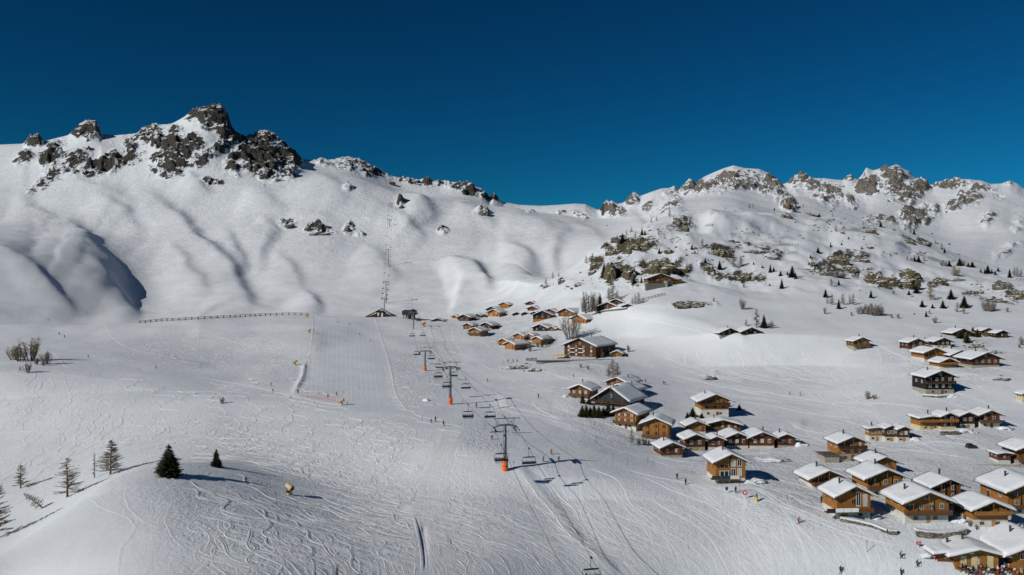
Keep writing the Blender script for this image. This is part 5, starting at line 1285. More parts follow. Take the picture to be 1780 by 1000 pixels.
def make_chair(o, seatmat, bar=True):
    hg = put('hanger', MB().tube([(0,0,0),(.12,0,-.5),(.12,0,-1.5),(0,0,-2.1)], .05, 6), 'metal_dark', o)
    put('grip', MB().box(-.18,.18,-.35,.35,-.12,.14), 'metal_dark', o)
    put('frame', MB().tube([(-1.75,.1,-3.9),(-1.8,.05,-2.6),(-1.55,0,-2.12),(0,0,-2.05),(1.55,0,-2.12),(1.8,.05,-2.6),(1.75,.1,-3.9)], .05, 6), 'metal_dark', o)
    put('canopy_rail', MB().box(-1.45,1.45,-.22,.22,-2.3,-2.12), 'metal_dark', o)
    put('seat', MB().box(-1.72,1.72,-.55,.05,-3.95,-3.83), seatmat, o)
    put('backrest', MB().box(-1.72,1.72,.06,.14,-3.85,-3.3), seatmat, o)
    if bar:
        sb = put('safety_bar', MB().tube([(-1.7,-.6,-3.4),(1.7,-.6,-3.4)], .035, 5), 'steel_pale', o)
        put('footrest', MB().tube([(-1.5,-.75,-4.4),(1.5,-.75,-4.4)], .035, 5), 'steel_pale', sb)
ch0 = link('lift_chair', None); make_chair(ch0, 'seat_blue')
ch1 = link('lift_chair', None); make_chair(ch1, 'seat_dark')
CH = [ # side, column, row of the rope grip, occupied, label
 (1,1038,972,2,'nearest chair with one rider cut by the bottom edge'),
 (1,932,779,1,'empty blue-backed chair hanging right of the nearest tower'),
 (-1,873,775,5,'full chair of riders passing in front of the nearest tower'),
 (1,860,704,2,'blue chair just above the nearest tower crossarm'),
 (-1,816,703,6,'full chair of six riders between the nearest and second towers'),
 (1,813,657,0,'empty dark chair right of the second tower'),
 (-1,780,655,3,'chair with riders passing in front of the second tower'),
 (1,786,641,0,'empty chair right behind the second tower head'),
 (1,764,625,0,'empty chair between the second and third towers'),
 (-1,757,640,5,'full chair just left above the second tower'),
 (1,750,611,0,'chair at the head of the third tower'),
 (1,736,573,0,'right one of two chairs side by side below the top station'),
 (-1,719,574,0,'left one of two chairs side by side below the top station'),
 (-1,728,604,0,'chair left of the third tower head'),
 (1,727,548,0,'chair about to enter the top station'),
]
# ------------------------------------------------------------------ people
def skin_body(pose):
    J = {'hip': (0, 0, .95), 'chest': (0, .02, 1.32), 'neck': (0, .02, 1.50), 'head': (0, -.01, 1.68), 'headt': (0, 0, 1.80)}
    L = {}
    if pose == 'stand': L = dict(kn=(.11, -.02, .50), an=(.12, .0, .10), to=(.13, -.16, .05), el=(.30, .02, 1.12), ha=(.32, -.16, .92)); 
    if pose == 'ski':
        J = {'hip': (0, .12, .82), 'chest': (0, -.08, 1.14), 'neck': (0, -.16, 1.30), 'head': (0, -.22, 1.46), 'headt': (0, -.22, 1.58)}
        L = dict(kn=(.14, -.18, .48), an=(.13, -.02, .12), to=(.13, -.20, .07), el=(.34, -.16, 1.0), ha=(.36, -.42, .92))
    if pose == 'walk': L = dict(kn=(.11, -.14, .50), an=(.12, -.22, .10), to=(.12, -.36, .06), el=(.28, .08, 1.12), ha=(.30, -.10, .95))
    if pose == 'sit':
        J = {'hip': (0, 0, .10), 'chest': (0, .03, .48), 'neck': (0, .02, .66), 'head': (0, -.02, .84), 'headt': (0, -.02, .96)}
        L = dict(kn=(.14, -.46, .10), an=(.15, -.50, -.34), to=(.15, -.68, -.38), el=(.27, -.08, .30), ha=(.20, -.38, .26))
    vs = []; rad = []; es = []; tagv = []
    def a(p, r, t): vs.append(Vector(p)); rad.append(r); tagv.append(t); return len(vs) - 1
    h = a(J['hip'], .16, 't'); c = a(J['chest'], .19, 'j'); n = a(J['neck'], .085, 'j'); hd = a(J['head'], .115, 'h'); ht = a(J['headt'], .09, 'h')
    es += [(h, c), (c, n), (n, hd), (hd, ht)]
    for s_ in (-1, 1):
        m = lambda q: (q[0] * s_, q[1], q[2])
        bk = (pose == 'walk' and s_ < 0)
        kn = m(L['kn']); an = m(L['an']); to = m(L['to'])
        if bk: kn = (kn[0], .05, .52); an = (an[0], .34, .16); to = (to[0], .22, .06)
        hj = a((J['hip'][0] + .10 * s_, J['hip'][1], J['hip'][2] - .06), .12, 't')
        k = a(kn, .085, 't'); f = a(an, .065, 't'); t2 = a(to, .06, 'b')
        es += [(h, hj), (hj, k), (k, f), (f, t2)]
        sh = a((.20 * s_, J['chest'][1], J['chest'][2] + .12), .085, 'j'); el = a(m(L['el']), .06, 'j'); hnd = a(m(L['ha']), .05, 'b')
        es += [(c, sh), (sh, el), (el, hnd)]
    me = bpy.data.meshes.new('body'); me.from_pydata([tuple(v) for v in vs], es, [])
    o = bpy.data.objects.new('body', me); col.objects.link(o)
    md = o.modifiers.new('s', 'SKIN')
    for i, sv in enumerate(me.skin_vertices[0].data): sv.radius = (rad[i], rad[i])
    me.skin_vertices[0].data[0].use_root = True
    sb = o.modifiers.new('u', 'SUBSURF'); sb.levels = 1
    dg_ = bpy.context.evaluated_depsgraph_get(); dg_.update()
    out = bpy.data.meshes.new_from_object(o.evaluated_get(dg_)); out.name = 'person'
    bpy.data.objects.remove(o)
    out.materials.clear()
    for m in ('cl_black', 'cl_navy', 'skin', 'cl_black'): out.materials.append(MATS[m])
    idx = {'t': 0, 'j': 1, 'h': 2, 'b': 3}
    E = [(vs[a_], vs[b_], tagv[a_] if tagv[a_] == tagv[b_] else None, tagv[a_], tagv[b_]) for a_, b_ in es]
    mi = []
    for pl_ in out.polygons:
        cpt = pl_.center; bd = 9; bt = 't'
        for va, vb_, tg, ta, tb in E:
            d = vb_ - va; t = max(0, min(1, (cpt - va).dot(d) / d.length_squared)); dd = (cpt - va - d * t).length
            if dd < bd: bd = dd; bt = ta if t < .55 else tb
        mi.append(idx[bt])
    out.polygons.foreach_set('material_index', mi); out.polygons.foreach_set('use_smooth', [True] * len(mi))
    return out, J, L
BOD = {k: skin_body(k) for k in ('stand', 'ski', 'walk', 'sit')}
hm = MB(); hm.tube([(0,0,-.06),(0,0,0),(0,0,.08),(0,0,.13)], [.135,.145,.115,.03], 10)
HELM = {c: hm.mesh('helmet', [c]) for c in ('cl_black', 'cl_white', 'cl_red', 'cl_grey', 'cl_blue')}
GOG = MB().box(-.10,.10,-.155,-.10,-.035,.035).mesh('goggles', ['goggles'])
SKI = {c: MB().box(-.05,.05,-.85,.75,0,.035).poly([(-.05,-.85,0),(.05,-.85,0),(.03,-1.02,.12),(-.03,-1.02,.12),(-.05,-.85,.035),(.05,-.85,.035),(.03,-1.02,.15),(-.03,-1.02,.15)], [(0,1,2,3),(4,7,6,5),(2,6,7,3),(0,3,7,4),(1,5,6,2)]).mesh('ski', [c]) for c in ('cl_black', 'cl_red', 'cl_blue', 'cl_yellow')}
POLE = MB().tube([(0,0,0),(0,0,1.15)], .018, 5).tube([(0,0,.08),(0,0,.10)], .05, 8).mesh('pole', ['metal_dark'])
NPp = [0]; JC = ['cl_black', 'cl_navy', 'cl_grey', 'cl_blue', 'cl_red', 'cl_black', 'cl_green', 'cl_teal']
def person(loc, pose, rz, label, jacket=None, trousers='cl_black', group=None, skis=True, s=1.0):
    NPp[0] += 1; r = random.Random(NPp[0] * 5)
    me, J, L = BOD[pose]; jacket = jacket or JC[NPp[0] % len(JC)]
    o = link('person', me, None, loc, (0, 0, rz), (s, s, s))
    o.material_slots[0].link = 'OBJECT'; o.material_slots[0].material = MATS[trousers]
    o.material_slots[1].link = 'OBJECT'; o.material_slots[1].material = MATS[jacket]
    hd = J['head']
    link('helmet', HELM[r.choice(list(HELM))], o, (hd[0], hd[1] + .01, hd[2] + .05)); link('goggles', GOG, o, hd)
    if skis and pose in ('ski', 'stand'):
        sk = SKI[r.choice(list(SKI))]
        for s_ in (-1, 1): link('ski', sk, o, (.13 * s_, L['an'][1] - .06, -.02))
        for s_ in (-1, 1): link('pole', POLE, o, (L['ha'][0] * s_, L['ha'][1], L['ha'][2] - (.92 if pose == 'stand' else .62)), (R(-30) if pose == 'ski' else R(-6), R(5 * s_), 0), (1, 1, .86))
    return tag(o, label, 'person', group)
def pp(u, v, pose, rz, label, jacket=None, group=None, trousers='cl_black', skis=True):
    return person(hit(u, v), pose, rz, label, jacket, trousers, group, skis)
LRID = {5: 'full chair', 6: 'full chair'}
for s_, u, v, occ, lab in CH:
    w = on_rope(s_, u, v)
    src = ch0 if 'blue' in lab or occ in (1, 2) else ch1
    o = copy_tree(src); o.location = w
    i = 0 if w.y < T[1].y else 1
    a = T[i]; b = T[i + 1]; yaw = -math.atan2(b.x - a.x, b.y - a.y) + (math.pi if s_ > 0 else 0)
    o.rotation_euler = (0, 0, yaw)
    tag(o, lab, 'lift chair', 'chairs of the six-seat chairlift')
    n = {5: 5, 6: 6, 3: 4, 2: 1}.get(occ, 0)
    for k in range(n):
        x = -1.4 + k * 2.8 / max(1, n - 1) if n > 1 else .9
        off = Matrix.Rotation(yaw, 4, 'Z') @ Vector((x, -.30, -3.88))
        place = ordword(k, n) if n > 1 else 'only'
        person(w + off, 'sit', yaw, f'dark rider, {place} on the {lab}'.replace(' of riders', '').replace(' with riders', '').replace(' of six riders', '') if n > 1 else f'lone rider on the {lab}'.replace(' with one rider', ''), None, 'cl_black', 'riders on the chairlift', False)
for o in (ch0, ch1):
    for c in list(o.children):
        for d_ in list(c.children): bpy.data.objects.remove(d_)
        bpy.data.objects.remove(c)
    bpy.data.objects.remove(o)
# skiers (column, row, pose, turn, label, jacket)
SK = [
 (1388,910,'ski',1.9,'skier in pink jacket gliding below the lower village','cl_pink'),
 (1461,996,'ski',2.3,'dark skier alone at the bottom edge right of centre','cl_black'),
 (1177,833,'stand',.4,'left one of two dark skiers standing left of the modern chalet','cl_navy'),
 (1192,843,'stand',.6,'right one of two dark skiers standing left of the modern chalet','cl_black'),
 (958,790,'ski',2.2,'skier in red jacket right of the nearest tower, left one','cl_red'),
 (971,803,'ski',2.0,'skier in dark red leaning into a turn right of the nearest tower','cl_red'),
 (944,803,'ski',1.8,'small dark skier right behind the blue chair','cl_grey'),
 (855,765,'ski',2.5,'dark skier left of the nearest tower column','cl_black'),
 (749,736,'ski',1.2,'dark skier crouching at the fork of the run','cl_black'),
 (757,733,'stand',.4,'upright dark skier at the fork of the run','cl_navy'),
 (771,741,'walk',.6,'person striding on the fork of the run','cl_black'),
 (828,709,'stand',.2,'dark skier just right of the full six-rider chair','cl_navy'),
 (847,664,'ski',2.0,'tiny dark skier right of the second tower','cl_black'),
 (471,671,'ski',2.0,'upper one of two dark skiers on the left traverse','cl_navy'),
 (474,682,'ski',1.6,'lower one of two dark skiers on the left traverse','cl_black'),
 (518,684,'stand',.2,'dark skier at the left end of the red net','cl_black'),
 (570,692,'stand',.1,'dark red skier in front of the red net','cl_red'),
 (585,688,'ski',2.4,'dark skier right of the red net on the groomed run','cl_navy'),
 (587,562,'ski',2.0,'tiny skier high on the groomed run, left of two','cl_black'),
 (607,565,'ski',2.0,'tiny skier high on the groomed run, right of two','cl_navy'),
 (625,583,'ski',2.0,'tiny skier in red high on the groomed run','cl_red'),
 (644,594,'ski',2.0,'tiny dark skier at the right side of the groomed run','cl_black'),
 (545,576,'stand',2.0,'dark person beside the middle yellow snow gun','cl_black'),
 (103,582,'stand',1.0,'left one of two distant skiers near the left crest','cl_black'),
 (112,587,'stand',1.2,'right one of two distant skiers near the left crest','cl_navy'),
 (153,622,'ski',1.4,'lone dark skier right of the left larch clump','cl_black'),
 (84,557,'stand',0,'person in blue on the left crest','cl_blue'),
 (271,642,'ski',1.4,'tiny lone skier in the middle of the left slope','cl_grey'),
 (1153,669,'walk',-.8,'left one of two walkers on the winter path','cl_black'),
 (1156,669,'walk',-.8,'right one of two walkers on the winter path','cl_navy'),
 (1122,666,'walk',-.8,'walker ahead alone on the winter path behind the stepped roofs','cl_black'),
 (1373,687,'walk',1.2,'walker in the middle of the wide slope above the village','cl_black'),
 (1391,688,'stand',1.2,'person beside a bag on the slope above the village','cl_navy'),
 (1279,857,'stand',.3,'dark person standing by the piste edge below the modern chalet','cl_black'),
 (1428,874,'stand',.3,'person on the terrace left of the glass balcony chalet','cl_black'),
 (1565,970,'ski',1.5,'skier in teal at the bottom left of the restaurant','cl_teal'),
 (1594,985,'ski',1.7,'dark skier heading for the restaurant terrace','cl_navy'),
 (1566,1001,'stand',1.5,'dark skier half cut by the bottom edge near the restaurant','cl_black'),
 (997,656,'walk',-.6,'walker in red on the path below the lodge deck','cl_red'),
 (936,692,'stand',.2,'dark person beside the ski rack left of the garden firs','cl_black'),
 (883,630,'stand',.2,'left one of three people standing above the broken rocks','cl_black'),
 (892,630,'stand',.2,'middle one of three people standing above the broken rocks','cl_navy'),
 (899,630,'stand',.2,'right one of three people standing above the broken rocks','cl_black'),
 (775,558,'stand',.2,'left one of two people by the half-buried hut','cl_black'),
 (778,558,'stand',.2,'right one of two people by the half-buried hut','cl_navy'),
 (1736,560,'stand',.2,'','cl_black'),
]
for u, v, ps_, rz, lb, jk in SK:
    if lb: pp(u, v, ps_, rz, lb, jk, 'skiers and walkers on the snow')
for i in range(9):
    u = 915 + i * 2.2
    pp(u, 628 - .1 * i, 'stand', rng.uniform(-1, 1), f'person, {ordword(i, 9)} in the queue of nine left of the lodge deck', None, 'queue beside the lodge deck', skis=False)
r = random.Random(3)
# tables, crowd
TB = []
for i in range(9):
    u = 1672 + i * 12 + r.uniform(-3, 3); v = 990 + (i % 3) * 5
    p = hit(u, v); TB.append(p)
    o = link('beer_table', None, None, p, (0, 0, r.uniform(-.2, .2))); tag(o, f'wooden bench table, {ordword(i, 9)} on the crowded restaurant terrace', 'table', 'tables on the restaurant terrace')
    put('tabletop', MB().box(-1.1,1.1,-.35,.35,.72,.77), 'gold', o)
    for s_ in (-1, 1):
        put('leg', MB().box(s_*.8-.04,s_*.8+.04,-.3,.3,-.1,.72), 'beam_wood', o); put('bench', MB().box(-1.1,1.1,s_*.75-.14,s_*.75+.14,.42,.47).box(-.9,-.82,s_*.75-.1,s_*.75+.1,-.1,.42).box(.82,.9,s_*.75-.1,s_*.75+.1,-.1,.42), 'gold', o)
CR = []
for i, p in enumerate(TB):
    for k in range(4):
        s_ = -1 if k < 2 else 1; CR.append((p + Vector(((-.5 if k % 2 else .5) + r.uniform(-.1, .1), s_ * .75, .48)), 'sit', 0 if s_ > 0 else math.pi))
for i in range(16):
    p = hit(1664 + i * 7.2 + r.uniform(-2, 2), 986 + r.uniform(0, 13)); CR.append((p, r.choice(['stand', 'walk']), r.uniform(0, 6.3)))
JJ = ['cl_red','cl_black','cl_yellow','cl_navy','cl_white','cl_orange','cl_green','cl_grey','cl_pink','cl_black','cl_blue']
CN = dict(cl_red='red',cl_black='black',cl_yellow='yellow',cl_navy='navy',cl_white='white',cl_orange='orange',cl_green='green',cl_grey='grey',cl_pink='pink',cl_blue='blue')
seen = {}
CR2 = [(p, ps_, rz, r.choice(JJ)) for p, ps_, rz in CR]
for p, ps_, rz, j in CR2: seen.setdefault((j, ps_), []).append((p.x / p.y, p))
for p, ps_, rz, j in CR2:
    ls = sorted(seen[(j, ps_)], key=lambda q: q[0]); n = len(ls); i = [q[1] for q in ls].index(p)
    how = {'sit': 'seated guest', 'stand': 'standing guest', 'walk': 'guest walking'}[ps_]
    person(p, ps_, rz, f'{how} in {CN[j]} jacket on the restaurant terrace' + (f', {ordword(i, n)} such one' if n > 1 else ''), j, r.choice(['cl_black', 'cl_navy', 'cl_grey']), 'guests on the restaurant terrace', False)

# ------------------------------------------------------------------ upper chairlift
UT = [(668,549,30),(671,527,37),(675,460,26),(677,394,12),(680,362,8)]
UTL = ['tallest lattice-like tower of the upper lift behind the dark hut','second tower of the upper lift on the white slope','third tower of the upper lift on the white slope','fourth, tiny tower of the upper lift','topmost tiny tower of the upper lift']
UP = []
for (u, v, h), lb in zip(UT, UTL):
    p = hit(u, v, 780); k = p.y / F; H = h * k; hw = 4.2 * k if h > 20 else 3 * k
    o = link('lift_tower', None, None, p); tag(o, lb, 'lift tower', 'towers of the upper lift')
    put('column', MB().tube([(0,0,-2),(0,0,H)], [.7,.45], 8), 'steel', o); put('crossarm', MB().box(-hw,hw,-.35,.35,H-.2,H+.5), 'steel', o)
    for s_ in (-1, 1): put('sheave_train', MB().beam((s_*hw,-3,H-.9),(s_*hw,3,H-.4),.5,.6), 'metal_dark', o)
    UP.append((p, H, hw))
pt = hit(682, 322, 1400); kt = pt.y / F
o = link('top_station', None, None, pt); tag(o, 'tiny dark top station of the upper lift under the ridge', 'lift station')
put('housing', MB().box(-5*kt,5*kt,-3,6,0,4.5*kt).poly([(-5*kt,-3,4.5*kt),(5*kt,-3,4.5*kt),(0,-3,6*kt),(-5*kt,6,4.5*kt),(5*kt,6,4.5*kt),(0,6,6*kt)], [(0,1,2),(3,5,4),(0,2,5,3),(1,4,5,2)]), 'dark', o)
put('column', MB().box(-.6,.6,-3.5,-2.9,-3,4.5*kt), 'steel', o)
UP.append((pt, 3 * kt, 2.5 * kt))
UR = {}
for s_, nm in ((-1, 'left'), (1, 'right')):
    P = [p + Vector((s_ * hw, 0, H)) for p, H, hw in UP]; pts = spline_rope(P, [1, 3, 3, 1, 4]); UR[s_] = pts
    tag(put('haul_rope', MB().tube([w - pts[0] for w in pts], .05, 4), 'metal_dark', None, pts[0]), f'{nm} rope of the upper lift climbing the white slope', 'cable', 'ropes of the upper lift')
sm = MB().tube([(0,0,0),(0,0,-1.9)], .08, 4).box(-1.1,1.1,-.4,.2,-2.9,-2.1).mesh('lift_chair', ['metal_dark'])
for s_ in (-1, 1):
    n = 17; pts = UR[s_]
    for i in range(n):
        w = pts[int((i + (.35 if s_ > 0 else .6)) / n * (len(pts) - 2)) + 0]
        tag(link('lift_chair', sm, None, w), f'tiny dark chair on the {"left" if s_ < 0 else "right"} rope of the upper lift, {ORD[i]} from the bottom', 'lift chair', 'chairs of the upper lift')

# ------------------------------------------------------------------ snow guns, poles, signs, vehicle
def snow_gun(u, v, h, matn, label, rz=.8):
    p = hit(u, v); s_ = h * p.y / F / 3.2
    o = link('snow_gun', None, None, p, (0, 0, rz), (s_, s_, s_)); tag(o, label, 'snow gun', 'snow guns along the runs')
    for a in (0, 2.1, 4.2): put('leg', MB().beam((math.cos(a)*.9, math.sin(a)*.9, -.2), (0, 0, .9), .12), 'metal_dark', o)
    put('stand', MB().tube([(0,0,.5),(0,0,1.6)], .3, 8), matn, o); put('cover', MB().tube([(0,0,.1),(0,0,.7),(0,0,1.25)], [.62,.66,.4], 10), matn, o)
    b = put('barrel', MB().tube([(-1.15,0,1.75),(-.8,0,1.95),(.5,0,2.45),(1.0,0,2.65)], [.74,.80,.72,.70], 14), matn, o, smooth=True)
    put('nozzle_ring', MB().tube([(1.02,0,2.66),(1.14,0,2.71)], [.72,.60], 14), 'metal_dark', b); put('fan_grille', MB().tube([(-1.28,0,1.70),(-1.17,0,1.745)], [.62,.70], 14), 'metal_dark', b)
    put('compressor', MB().box(-.5,.3,.45,.95,.7,1.3), 'metal_dark', o)
snow_gun(503,860,20,'beige','large beige snow gun on the tracked slope in the foreground',2.6)
snow_gun(594,705,12,'beige','beige snow gun at the right end of the red net',.3)
snow_gun(513,635,9,'yellow','yellow snow gun below the groomed run on the left, lowest of three',.5)
snow_gun(538,579,7,'yellow','yellow snow gun left of the groomed run, middle of three',.5)
snow_gun(534,552,7,'yellow','yellow snow gun at the top of the groomed run by the fence end',.5)
snow_gun(737,568,8,'pad_orange','orange snow gun right of the uppermost chairlift tower',.3)
PL = [(480,878,22),(775,0,0),(843,747,11),(893,818,16),(804,702,6),(167,637,10),(737,0,0),(1013,940,12),(1037,770,11),(1286,858,18),(1369,868,8),(1507,960,20),(1316,845,0),(734,735,12),(530,0,0),(596,690,10),(556,690,9),(1065,800,10),(1090,808,10),(1135,810,8),(952,812,8),(1126,805,9),(875,633,6),(1187,848,0),(545,562,12),(1022,560,4)]
PL = sorted([q for q in PL if q[2]])
for i, (u, v, h) in enumerate(PL):
    p = hit(u, v); H = h * p.y / F
    tag(put('marker_pole', MB().tube([(0,0,-.4),(0,0,H)], .05, 5).tube([(0,0,H*.86),(0,0,H+.05)], .09, 5), 'metal_dark', None, p), f'thin dark marker pole on the snow, {ordword(i, len(PL))} in the picture', 'pole', 'marker poles on the runs')
p = hit(1295, 868); o = link('piste_sign', None, None, p); tag(o, 'round red and white piste sign below the modern chalet', 'sign')
put('pole', MB().box(-.05,.05,-.05,.05,-.3,1.4), 'frame_white', o); d_ = put('disc', MB().tube([(0,-.1,1.7),(0,-.06,1.7)], .62, 16), 'red_paint', o); put('centre', MB().tube([(0,-.14,1.7),(0,-.11,1.7)], .34, 14), 'frame_white', d_)
p = hit(1315, 872); o = link('padded_post', None, None, p); tag(o, 'yellow padded post with dark green top beside the piste sign', 'post')
put('pad', MB().tube([(0,0,-.2),(0,0,1.1)], [.34,.30], 10), 'yellow', o); put('top', MB().tube([(0,0,1.12),(0,0,1.7),(0,0,2.2)], [.30,.26,.05], 10), 'cl_green', o)
p = hit(1275, 860); o = link('info_board', None, None, p + Vector((-1.5, 1, 0))); tag(o, 'small dark board on a white leg left of the piste sign', 'sign')
put('leg', MB().box(-.08,.08,-.05,.05,-.3,.9), 'frame_white', o); put('board', MB().box(-.35,.35,-.1,.0,.92,1.7), 'metal_dark', o)
for u, v, lb in ((1597, 952, 'red banner on the snowbank at the corner of the restaurant roof'), (1624, 975, 'red and white flag in front of the restaurant wall')):
    p = hit(u, v); o = link('banner', None, None, p); tag(o, lb, 'flag', 'red flags near the restaurant')
    put('pole', MB().box(-.04,.04,-.04,.04,-.3,1.5), 'frame_white', o)
    c = put('cloth', MB().poly([(-.6,-.06,.7),(-.1,-.12,.65),(.5,-.06,.75),(-.6,-.06,1.45),(-.1,-.12,1.4),(.5,-.06,1.5),(-.6,-.04,.7),(-.1,-.1,.65),(.5,-.04,.75),(-.6,-.04,1.45),(-.1,-.1,1.4),(.5,-.04,1.5)], [(0,1,4,3),(1,2,5,4),(7,6,9,10),(8,7,10,11)]), 'red_paint', o)
    put('stripe', MB().box(-.35,.3,-.16,-.13,1.0,1.15), 'frame_white', c)
# small dark vehicle on the lane
p = hit(1688, 779); k = p.y / F; o = link('snowcat', None, None, p, (0, 0, .1), (1, 1, 1)); tag(o, 'small dark vehicle parked on the snowy lane under the joined chalets', 'vehicle')
put('body', MB().box(-1.6,1.6,-.7,.7,.35,.85).poly([(-1.5,-.65,.85),(.5,-.65,.85),(.5,.65,.85),(-1.5,.65,.85),(-1.3,-.55,1.5),(.2,-.55,1.5),(.2,.55,1.5),(-1.3,.55,1.5)], [(0,1,5,4),(1,2,6,5),(2,3,7,6),(3,0,4,7),(4,5,6,7)]), 'metal_dark', o)
put('windscreen', MB().box(-1.2,.15,-.66,-.63,.95,1.35), 'glass', o)
for s_ in (-1, 1): put('track', MB().tube([(-1.5,s_*.62,.25),(-1.2,s_*.62,.3),(1.2,s_*.62,.3),(1.5,s_*.62,.25)], [.2,.3,.3,.2], 8), 'seat_dark', o)
# snow heaps
def heap(u, v, w, h, label, seed=1, fac=1.0):
    p = hit(u, v); k = p.y / F; bm = bmesh.new(); bmesh.ops.create_icosphere(bm, subdivisions=4, radius=1)
    co = np.array([q.co for q in bm.verts]); fs = [[q.index for q in f.verts] for f in bm.faces]; bm.free()
    d = 1 + .34 * fbm(co[:, 0] * 2.2 + seed, co[:, 1] * 2.2 + co[:, 2] * 1.5, 5, 4, .6)
    m = MB().poly([(a * w * k * .5 * q, b * w * k * .32 * fac * q, c * h * k * .7 * q) for (a, b, c), q in zip(co, d)], fs)
    o = put('snow_pile', m, 'snow', None, p, (0, 0, 0), True); tag(o, label, 'snow pile', 'ploughed snow piles')
for i, a in enumerate([(1305,838,44,9,'snow pile in the shadow right of the modern chalet'),(1390,775,26,8,'snow pile at the right end of the dark row'),(1340,800,60,5,'ploughed snow bank under the middle of the dark row'),(1260,805,60,5,'ploughed snow bank under the left of the dark row'),(1520,900,26,9,'snow pile between the glass balcony chalet and the broad golden one'),(1668,907,28,8,'snow pile in the shadow right of the broad golden chalet'),(1765,912,26,8,'snow pile right of the satellite dish chalet'),(1590,765,22,6,'snow pile right of the twin narrow gables'),(741,697,14,5,'little snow igloo mound left of the second tower'),(1745,746,26,6,'snow bank right of the joined chalets'),(1680,750,40,6,'snow bank in front of the joined chalets'),(1612,966,30,6,'steep snow bank left of the restaurant'),(982,690,8,5,'small snow lump by the ski rack left of the garden firs'),(1655,690,16,5,'snow bank right of the black timber house')]):
    heap(*a, seed=i * 3.3)

# ------------------------------------------------------------------ ski tracks: narrow furrows pressed into the snow, with a little berm
tk = MB()
def furrow(P, w, d):
    """P: list of (x, y); a furrow of width w with berms of height d"""
    n = len(P)
    if n < 3: return
    V0 = len(tk.v)
    for i, (x, y) in enumerate(P):
        a = P[max(i - 1, 0)]; b = P[min(i + 1, n - 1)]
        dx, dy = b[0] - a[0], b[1] - a[1]; L = math.hypot(dx, dy) or 1; nx, ny = -dy / L, dx / L
        e = min(1, i / 3, (n - 1 - i) / 3)
        for off, h in ((-1.0, -.03), (-.42, d * e), (0, -.4 * d * e + .012), (.42, d * .8 * e), (1.0, -.03)):
            px, py = x + nx * off * w, y + ny * off * w
            tk.v.append((px, py, ground(px, py) + h + .01))
    for i in range(n - 1):
        for j in range(4):
            a = V0 + i * 5 + j; tk.f.append((a, a + 1, a + 6, a + 5)); tk.m.append(0)
def grad(x, y, e=2.5):
    return (ground(x + e, y) - ground(x - e, y)) / (2 * e), (ground(x, y + e) - ground(x, y - e)) / (2 * e)
def ski_line(u, v, length, amp, wl, seed, w=.22, d=.05, bias=(0, 0), step=1.0):
    r = random.Random(seed); p = hit(u, v); x, y = p.x, p.y; P = []; ph = r.uniform(0, 6.28); s_ = 0
    while s_ < length:
        gx, gy = grad(x, y); gx, gy = -gx + bias[0], -gy + bias[1]; L = math.hypot(gx, gy) or 1
        a = math.atan2(gy, gx) + amp * math.sin(ph + s_ / wl * 6.28) + .3 * math.sin(s_ / 37 + seed)
        P.append((x, y)); x += math.cos(a) * step; y += math.sin(a) * step; s_ += step
        if y < 100 or abs(x / y) > .75: break
    furrow(P, w, d)
def px_line(pts, w=.3, d=.06, step=1.2, jit=0.0):
    W3 = [hit(*q) for q in pts]; P = []
    xs = [q.x for q in W3]; ys = [q.y for q in W3]; c = [0]
    for a, b in zip(W3[:-1], W3[1:]): c.append(c[-1] + (b - a).length)
    n = max(4, int(c[-1] / step)); t = np.linspace(0, c[-1], n)
    X_ = pchip(c, xs, t); Y_ = pchip(c, ys, t)
    if jit: X_ = X_ + fbm(t / 6, t * 0, 8, 2) * jit
    furrow(list(zip(X_, Y_)), w, d)
r = random.Random(77)
ZN = [ # cu, cv, ru, rv, count, length, amplitude, wavelength, bias
 (560,900,260,80,190,(14,60),(.4,1.1),(12,26),(.10,-.16)),
 (420,760,300,50,150,(18,60),(.25,.85),(12,26),(.10,-.16)),
 (620,760,130,40,60,(14,50),(.4,1.1),(10,24),(.05,-.16)),
 (300,700,260,45,110,(16,60),(.3,.9),(14,30),(.12,-.14)),
 (850,930,170,60,70,(14,70),(.2,.7),(18,34),(.10,-.16)),
 (1150,890,260,90,90,(25,80),(.12,.4),(22,40),(.14,-.14)),
 (1400,960,180,40,36,(20,60),(.12,.4),(22,40),(.14,-.14)),
 (400,600,150,40,130,(8,24),(.4,1.1),(8,18),(.05,-.16)),
 (1300,650,170,50,60,(20,70),(.15,.5),(20,40),(.16,-.1)),
 (1530,640,120,60,34,(20,60),(.15,.5),(20,40),(.12,-.12)),
 (1480,740,130,20,24,(12,40),(.2,.5),(15,30),(.12,-.12)),
 (950,690,80,60,36,(14,50),(.1,.5),(20,40),(.08,-.14)),
 (740,630,60,80,90,(6,20),(.4,1.1),(8,16),(.02,-.16)),
 (90,700,110,60,26,(20,60),(.3,.8),(14,30),(.10,-.14)),
 (150,790,60,20,16,(10,30),(.3,.8),(12,24),(.10,-.14)),
]
for (cu, cv, ru, rv, n, ln, am, wl, bs) in ZN:
    for k in range(n):
        u = cu + r.uniform(-1, 1) * ru; v = cv + r.uniform(-1, 1) * rv
        if u < 330 and v > 860: continue
        big = r.random() < .25
        ski_line(u, min(v, 1010), r.uniform(*ln), r.uniform(*am), r.uniform(*wl), r.randint(0, 9999), r.uniform(.22, .40) * (1.5 if big else 1) * (1 + max(0, 700 - v) / 500), r.uniform(.05, .12) * (1.5 if big else 1) * (1.2 if 640 < v < 860 and u < 760 else 1) * (1 + max(0, 700 - v) / 300), bs)
